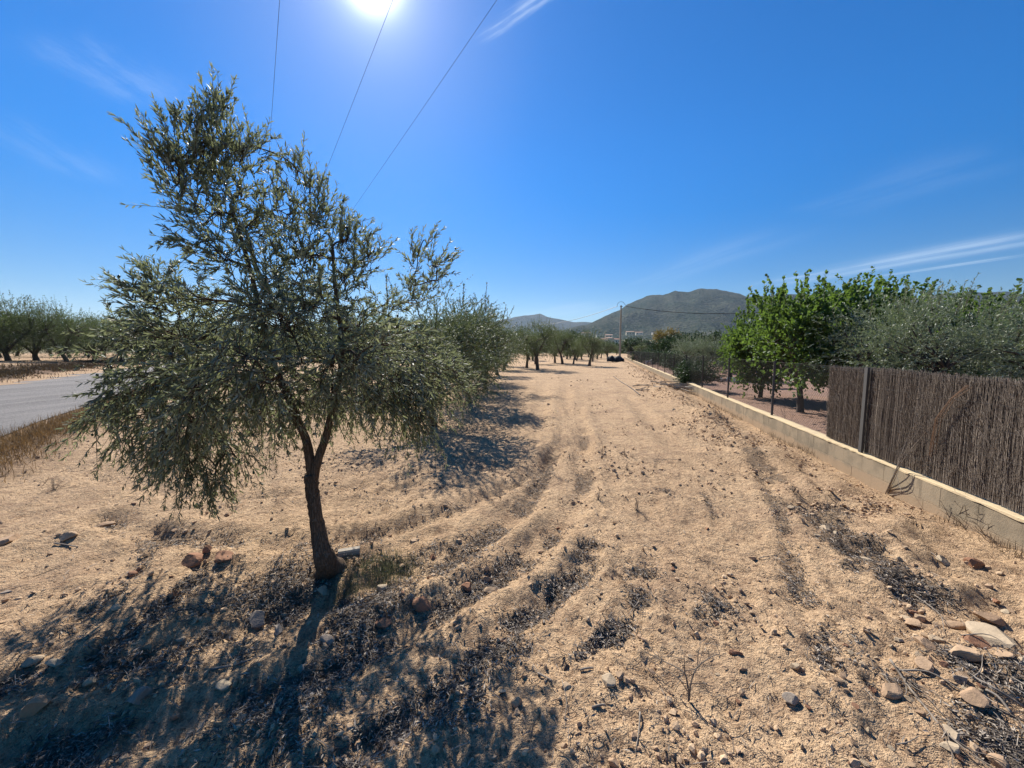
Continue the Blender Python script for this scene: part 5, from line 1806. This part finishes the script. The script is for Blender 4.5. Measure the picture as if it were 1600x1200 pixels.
dead_weed(1240, 770, 18, 'dead tangle on the slope above the weed strip', 20, 1.0)
dead_weed(1250, 735, 20, 'dead weed on the bank near the screen post', 18, 1.0)
dead_weed(1300, 1100, 12, 'low weed scrap in the sand left of the boulder', 9, .9)
dead_weed(1225, 668, 40, 'tall thin dry stem standing against the wall left of the screen', 3, .15, r=.0035)
dead_weed(1232, 672, 34, 'second thin dry stem right beside the tall one at the wall', 3, .2, r=.003)
dead_weed(1285, 703, 20, 'short dry stems at the wall just left of the screen post', 5, .4, r=.003)
dead_weed(1367, 757, 46, 'single dark stem rising against the wall right of the post', 2, .15, r=.004)
dead_weed(1382, 762, 48, 'pair of dry stems between the dark stem and the long whips', 3, .2, r=.003)
dead_weed(1460, 800, 34, 'dry stalks at the wall foot right of the long whips', 7, .6, r=.003)
dead_weed(1488, 815, 44, 'dark branching stalks before the wall, above the burrow', 10, .6, r=.0035)
dead_weed(1510, 822, 52, 'spiky dry weed near the wall, tallest above the dark tangle', 12, .7, r=.003)
dead_weed(1540, 838, 40, 'dark tangled weed at the wall foot near the right edge', 16, .8, r=.003)
dead_weed(1560, 842, 70, 'long dry stalk leaning right across the wall near the edge', 4, .4, lean=(.35, 0), r=.004)
dead_weed(85, 765, 26, 'yellowish dry weed near the verge at the left edge', 14, .8, mat='twig')
dead_weed(525, 815, 60, 'very thin dry stem standing right behind the trunk', 2, .08, r=.0012)


def stick(pxs, r, lab, name='dry_stick', z=.008, mat='twig', taper=.4, side=None):
    P = []
    for i, q in enumerate(pxs):
        p = on_ground(q[0], q[1])
        P.append(p + Vector((0, 0, z + (q[2] if len(q) > 2 else 0))))
    o = P[0].copy()
    pts = catmull([tuple(p - o) for p in P], 4) if len(P) > 2 else np.array([tuple(p - o) for p in P])
    m = MB()
    m.tube(pts, np.linspace(r, r * taper, len(pts)), 6, rough=.08, seed=len(pxs), rnd=.5)
    if side:
        g = np.random.default_rng(int(pxs[0][0]))
        for k in range(side):
            i = int(g.integers(1, len(pts) - 1))
            d = unit(pts[i] - pts[i - 1])
            e = unit(d + g.normal(size=3) * [.6, .6, .25]) * g.uniform(.05, .22)
            e[2] = abs(e[2]) * .6
            m.tube([pts[i], pts[i] + e * .5 + g.normal(size=3) * .008, pts[i] + e], [r * .45, r * .35, r * .2], 4, cap=False, rnd=g.random() * .5)
    return thing(name, lab, 'branch' if name == 'dead_branch' else 'stick', o, me=m.mesh(name, M[mat], smooth=True, attr=True))


stick([(1390, 1038, .02), (1415, 1072, .01), (1432, 1095, .01), (1460, 1125), (1480, 1150), (1530, 1185)], .006, 'dark dead branch with many twigs running down right of the tan boulder', 'dead_branch', side=22)
stick([(1400, 1050), (1450, 1055, .01), (1500, 1080), (1560, 1110), (1600, 1130)], .0045, 'thin dead branch crossing the stones below the largest rock', 'dead_branch', side=14)
stick([(1428, 934), (1455, 955, .02), (1470, 970, .02), (1475, 990)], .0035, 'pale forked twig left of the largest rock', side=5)
stick([(1540, 1080), (1560, 1095, .01), (1580, 1117)], .006, 'bright white stick in the lower right corner', taper=.8)
stick([(1518, 1062), (1532, 1055, .02), (1533, 1040, .03)], .0035, 'pale hooked stick above the wedge shaped stone')
stick([(1520, 1060), (1560, 1082, .01), (1600, 1108)], .006, 'dark straight stick running to the right edge', taper=.7)
stick([(1500, 1000, .02), (1545, 1008, .05), (1590, 1030, .02)], .0035, 'thin grey twig lying across the foot of the largest rock')
stick([(1400, 1166), (1420, 1165, .01), (1435, 1156, .01)], .003, 'small curved twig on the sand near the bottom right')
stick([(1000, 1115), (998, 1145), (992, 1182)], .0042, 'short straight stick near the bottom centre')
stick([(878, 1065), (885, 1098), (880, 1140)], .002, 'thin grass stalk on the shadow rim near the centre')
stick([(840, 1054), (852, 1060), (862, 1066)], .005, 'short thick stick at the rim of the tree shadow', taper=.8)
stick([(906, 1049), (918, 1046), (927, 1046)], .005, 'bark sliver beside the trio of stones', taper=.8)
stick([(998, 942), (988, 955), (978, 968)], .0035, 'dark twig in the litter patch of the centre')
stick([(1185, 874), (1195, 872), (1207, 870)], .004, 'short stick beside a tan stone right of the centre')
stick([(925, 1108), (938, 1104), (945, 1104)], .006, 'dark bent bark piece left of the dead twiggy weed', taper=.7)
stick([(330, 1048), (370, 1040), (410, 1026)], .006, 'dark stick lying in the shade at lower left', taper=.7)
stick([(432, 893), (440, 878, .02), (444, 866, .03)], .004, 'pale splinter standing in the litter left of the trunk')
stick([(85, 850), (105, 853), (122, 856)], .006, 'dark stick on the soil at the far left', taper=.7)
stick([(1020, 720), (1050, 718), (1065, 720)], .004, 'thin stalk lying flat behind the leaning weed')

# twiggy dead plant in the centre right foreground
def twiggy():
    p = on_ground(1076, 1096)
    D = p.y

    def q(px, py, dy=0.0):
        return np.array(tuple(at_depth(px, py, D + dy) - p))
    m = MB()
    st = [
        [(1076, 1096, 0), (1075, 1070, 0), (1070, 1050, .02), (1069, 1025, .03)],
        [(1077, 1094, 0), (1080, 1065, 0), (1090, 1042, .02), (1112, 1026, .05), (1125, 1022, .07)],
        [(1075, 1075, 0), (1068, 1050, .03), (1035, 1032, .12), (1015, 1022, .18), (1000, 1012, .22)],
        [(1074, 1080, 0), (1060, 1060, .02), (1035, 1044, .08), (1012, 1030, .12)],
        [(1070, 1048, .02), (1088, 1044, .02), (1095, 1028, .04), (1100, 1005, .06)],
        [(1069, 1030, .03), (1050, 1026, .08), (1034, 1026, .1)],
        [(1080, 1068, 0), (1098, 1068, .04), (1112, 1072, .06)],
        [(1030, 1030, .12), (1018, 1015, .18), (1012, 1008, .2)],
        [(1042, 1052, .08), (1034, 1044, .1), (1030, 1030, .12)],
        [(1090, 1040, .02), (1091, 1020, .03), (1095, 1008, .04)],
    ]
    for k, s in enumerate(st):
        P = catmull([q(*a) for a in s], 4)
        r = .004 if k < 3 else .0022
        m.tube(P, np.linspace(r, r * .4, len(P)), 5, rnd=.15, rough=.05, seed=k)
    g = np.random.default_rng(4)
    for k in range(26):
        s = st[k % 10]
        a = q(*s[int(g.integers(1, len(s)))])
        e = g.normal(size=3) * [.03, .03, .02] + [0, 0, .012]
        m.tube([a, a + e * .6, a + e], [.0014, .001, .0008], 3, cap=False, rnd=.2)
    thing('dead_plant', 'leafless twiggy dead plant standing in the sand right of centre', 'plant', p, me=m.mesh('dead_plant', M['twig'], attr=True))


twiggy()


# whips leaning on the screen
def whips():
    base = on_ground(1386, 772)
    m = MB()
    g = np.random.default_rng(6)

    def sp(px, py, off=-.03):
        """point on the plane just in front of the screen"""
        d = ray(px, py)
        n = WN
        p0 = wall_pt(0, off)
        c = Vector((0, 0, CAM_Z))
        t = (p0 - c).dot(n) / d.dot(n)
        return c + d * t
    L = [
        [sp(1515, 604, .02), sp(1470, 650, .0), sp(1425, 700, -.03), sp(1402, 735, -.07)],
        [sp(1457, 636, .01), sp(1440, 665, 0), sp(1420, 695, -.03), sp(1400, 735, -.08)],
        [sp(1425, 665, .01), sp(1412, 700, -.03), sp(1398, 740, -.08)],
        [sp(1440, 655, .01), sp(1420, 680, -.0), sp(1405, 720, -.06)],
        [sp(1410, 720, -.04), sp(1400, 745, -.08)],
        [sp(1398, 730, -.04), sp(1404, 755, -.1), sp(1408, 770, -.12)],
    ]
    for k, s in enumerate(L):
        pts = [base + Vector((g.normal() * .01, g.normal() * .01, -.02))] + s[::-1]
        P = catmull([tuple(p - base) for p in pts], 4)
        r = .0055 if k < 2 else .004
        m.tube(P, np.linspace(r, r * .25, len(P)), 5, rough=.05, seed=k, rnd=.55)
    thing('dry_whips', 'bundle of long dry whips growing by the wall and leaning right onto the screen', 'plant', base, me=m.mesh('dry_whips', M['twig'], attr=True))


whips()

# ------------------------------------------------------------------ small man-made things
def concrete_piece():
    a, b = on_ground(529, 868), on_ground(562, 858)
    c = (a + b) / 2
    t = MB()
    L = (b - a).length * 1.02
    # chamfered kerb offcut
    hw, hh = .04, .02
    ring = [(-hw, -hh), (hw, -hh), (hw, hh - .012), (hw - .012, hh), (-hw + .012, hh), (-hw, hh - .012)]
    V = [(x, yy, zz) for x in (-L / 2, L / 2) for yy, zz in ring]
    n = 6
    Q = [(i, (i + 1) % n, n + (i + 1) % n, n + i) for i in range(n)]
    T3 = []
    for i in range(1, n - 1):
        T3 += [(0, i + 1, i), (n, n + i, n + i + 1)]
    t.add(V, tris=T3, quads=Q)
    o = thing('concrete_offcut', 'pale concrete offcut lying behind the foot of the olive trunk', 'concrete piece', (c.x, c.y, gz(c.x, c.y) + .016), math.atan2(b.y - a.y, b.x - a.x), me=t.mesh('concrete_offcut', M['concrete']))
    o.rotation_euler[0] = -.12


concrete_piece()


def black_heap():
    g = np.random.default_rng(2)
    p = ground_pt(961, 566)
    m = MB()
    P = IV3.copy()
    P[:, 2] = np.maximum(P[:, 2], -.1)
    P = P * np.array([.75, .7, .62]) * (1 + .10 * g.normal(size=(len(P), 1)))
    Q = P.copy()
    Q = Q * np.array([.7, .9, .95]) + np.array([-.5, 0, .05])
    m.add(P + [.3, 0, 0], tris=IF3)
    m.add(Q, tris=IF3)
    p = Vector((p.x, p.y, float(base_h(p.x, p.y))))
    p.z += .12
    thing('black_sheet_heap', 'heap of black plastic sheeting at the far end of the wall', 'plastic sheet', p, me=m.mesh('black_sheet_heap', M['black'], smooth=True))


black_heap()


def white_dog():
    d = 40.0
    p = at_depth(1012, 578, d)
    x = depth_x(1013, d)
    z = float(base_h(x, d)) + .02
    me = bpy.data.meshes.new('dog')
    J = [(0, 0, .42), (.16, 0, .44), (.30, 0, .43), (.40, 0, .56), (.47, 0, .66), (.58, 0, .63), (-.16, 0, .42), (-.27, 0, .42), (-.38, 0, .52), (-.42, 0, .60),
         (.30, .07, .25), (.30, .07, .02), (.30, -.07, .25), (.32, -.07, .02), (-.24, .08, .26), (-.30, .08, .16), (-.26, .08, .02), (-.24, -.08, .26), (-.30, -.08, .16), (-.26, -.08, .02), (.45, .04, .74), (.45, -.04, .74)]
    rr = [.11, .12, .12, .075, .075, .035, .10, .09, .025, .02, .045, .03, .045, .03, .055, .03, .028, .055, .03, .028, .02, .02]
    E = [(0, 1), (1, 2), (2, 3), (3, 4), (4, 5), (0, 6), (6, 7), (7, 8), (8, 9), (2, 10), (10, 11), (2, 12), (12, 13), (7, 14), (14, 15), (15, 16), (7, 17), (17, 18), (18, 19), (4, 20), (4, 21)]
    me.from_pydata(J, E, [])
    me.materials.append(M['fur'])
    t = thing('dog', 'small white dog standing in the garden behind the far wire fence', 'dog', (x, d, z), .2)
    o = link('body', me, t)
    s = o.modifiers.new('skin', 'SKIN')
    for i, v in enumerate(me.skin_vertices[0].data if me.skin_vertices else []):
        pass
    bpy.context.view_layer.objects.active = o
    if not me.skin_vertices:
        bpy.ops.object.select_all(action='DESELECT')
        o.select_set(True)
        bpy.ops.mesh.customdata_skin_add()
    for i, v in enumerate(me.skin_vertices[0].data):
        v.radius = (rr[i], rr[i])
        v.use_root = i == 0
    o.modifiers.new('sub', 'SUBSURF').levels = 1
    m = MB()
    for s2 in (-1, 1):
        m.tube([(.5, s2 * .05, .68), (.515, s2 * .055, .68)], .012, 6)
    m.tube([(.60, 0, .63), (.625, 0, .625)], .016, 6)
    link('eyes_and_nose', m.mesh('eyes_and_nose', M['black']), t)


white_dog()


def bench():
    d = 17.0
    x = depth_x(1205, d)
    z = float(base_h(x, d)) + .02
    t = thing('garden_table', 'low white plank table on crossed dark legs behind the garden trees', 'table', (x, d, z), .05)
    m = MB()
    m.box((0, 0, .5), (1.3, .5, .04))
    link('table_top', m.mesh('table_top', M['white']), t)
    for sx in (-.5, .5):
        for s2 in (-1, 1):
            m = MB()
            m.tube([(sx - .2 * s2, -.18 * s2, 0), (sx + .2 * s2, .18 * s2, .48)], .02, 6)
            link('leg', m.mesh('leg', M['dark_metal']), t)


bench()
for i, (px, py, d, lab) in enumerate([(1127, 590, 20, 'white pointed stone at the left of three below the silver olive'), (1139, 590, 20.5, 'white pointed stone in the middle of three below the silver olive'), (1147, 590, 20, 'white pointed stone at the right of three below the silver olive')]):
    x = depth_x(px, d)
    m = MB()
    P = stone_verts(np.random.default_rng(i), IV2, 8, .03) * [.11, .08, .19]
    m.add(P, tris=IF2)
    thing('white_stone', lab, 'stone', (x, d, float(base_h(x, d)) + .16), i, me=m.mesh('white_stone', M['white']))

# brush pile on the bank
def brush():
    p = on_ground(1062, 612)
    g = np.random.default_rng(17)
    m = MB()
    for k in range(40):
        a = g.normal() * .5 - .3
        L = g.uniform(.4, 1.5)
        c = np.array([g.normal() * .5, g.normal() * .35, abs(g.normal()) * .14 + .06])
        e = np.array([math.cos(a) * L / 2, math.sin(a) * L / 2, g.normal() * .05])
        m.tube(bez(c - e, c - e * .3 + g.normal(size=3) * .04, c + e * .3 + g.normal(size=3) * .04, c + e, 5), np.linspace(.022, .008, 5), 4, rnd=.8 + .2 * g.random())
    thing('brush_pile', 'pile of grey pruned branches on the earth bank beside the wall', 'branches', p, me=m.mesh('brush_pile', M['twig'], attr=True))


brush()
stick([(958, 588), (970, 597), (985, 606), (1000, 618)], .011, 'thin black irrigation pipe lying along the right side of the far track', 'irrigation_pipe', .02, 'cable', .9)
sc.objects[-1] if False else None
# dark bark scrap and small pale shell in the shadow
stone(884, 1044, 13, 'small black curl of bark at the tip of the tree shadow', 'stone_grey', .9, 2.0, 'bark_scrap')
bpy.data.objects['bark_scrap'].data.materials[0] = M['litter']
bpy.data.objects['bark_scrap']['category'] = 'bark'
stone(711, 1141, 8, 'tiny bluish white shell in the tree shadow', 'stone_pale', .8, 1.2, 'snail_shell')
bpy.data.objects['snail_shell']['category'] = 'shell'


# ------------------------------------------------------------------ haze
def haze():
    m = bpy.data.materials.new('haze')
    m.use_nodes = True
    T = NT(m.node_tree)
    v = T.n('ShaderNodeVolumePrincipled', ins={'Color': (.62, .78, 1.0, 1), 'Density': 5.0e-5, 'Anisotropy': .35})
    T.n('ShaderNodeOutputMaterial', ins={'Volume': v.outputs[0]})
    mb = MB()
    mb.box((0, 3150, 299), (13600, 7000, 602))
    me = mb.mesh('haze', m)
    o = link('haze', me, kind='stuff')
    o['label'] = 'thin blue daylight haze over the plain and hills'
    o['category'] = 'haze'


HAZE = True
if HAZE:
    haze()
print('done; objects', len(sc.objects))
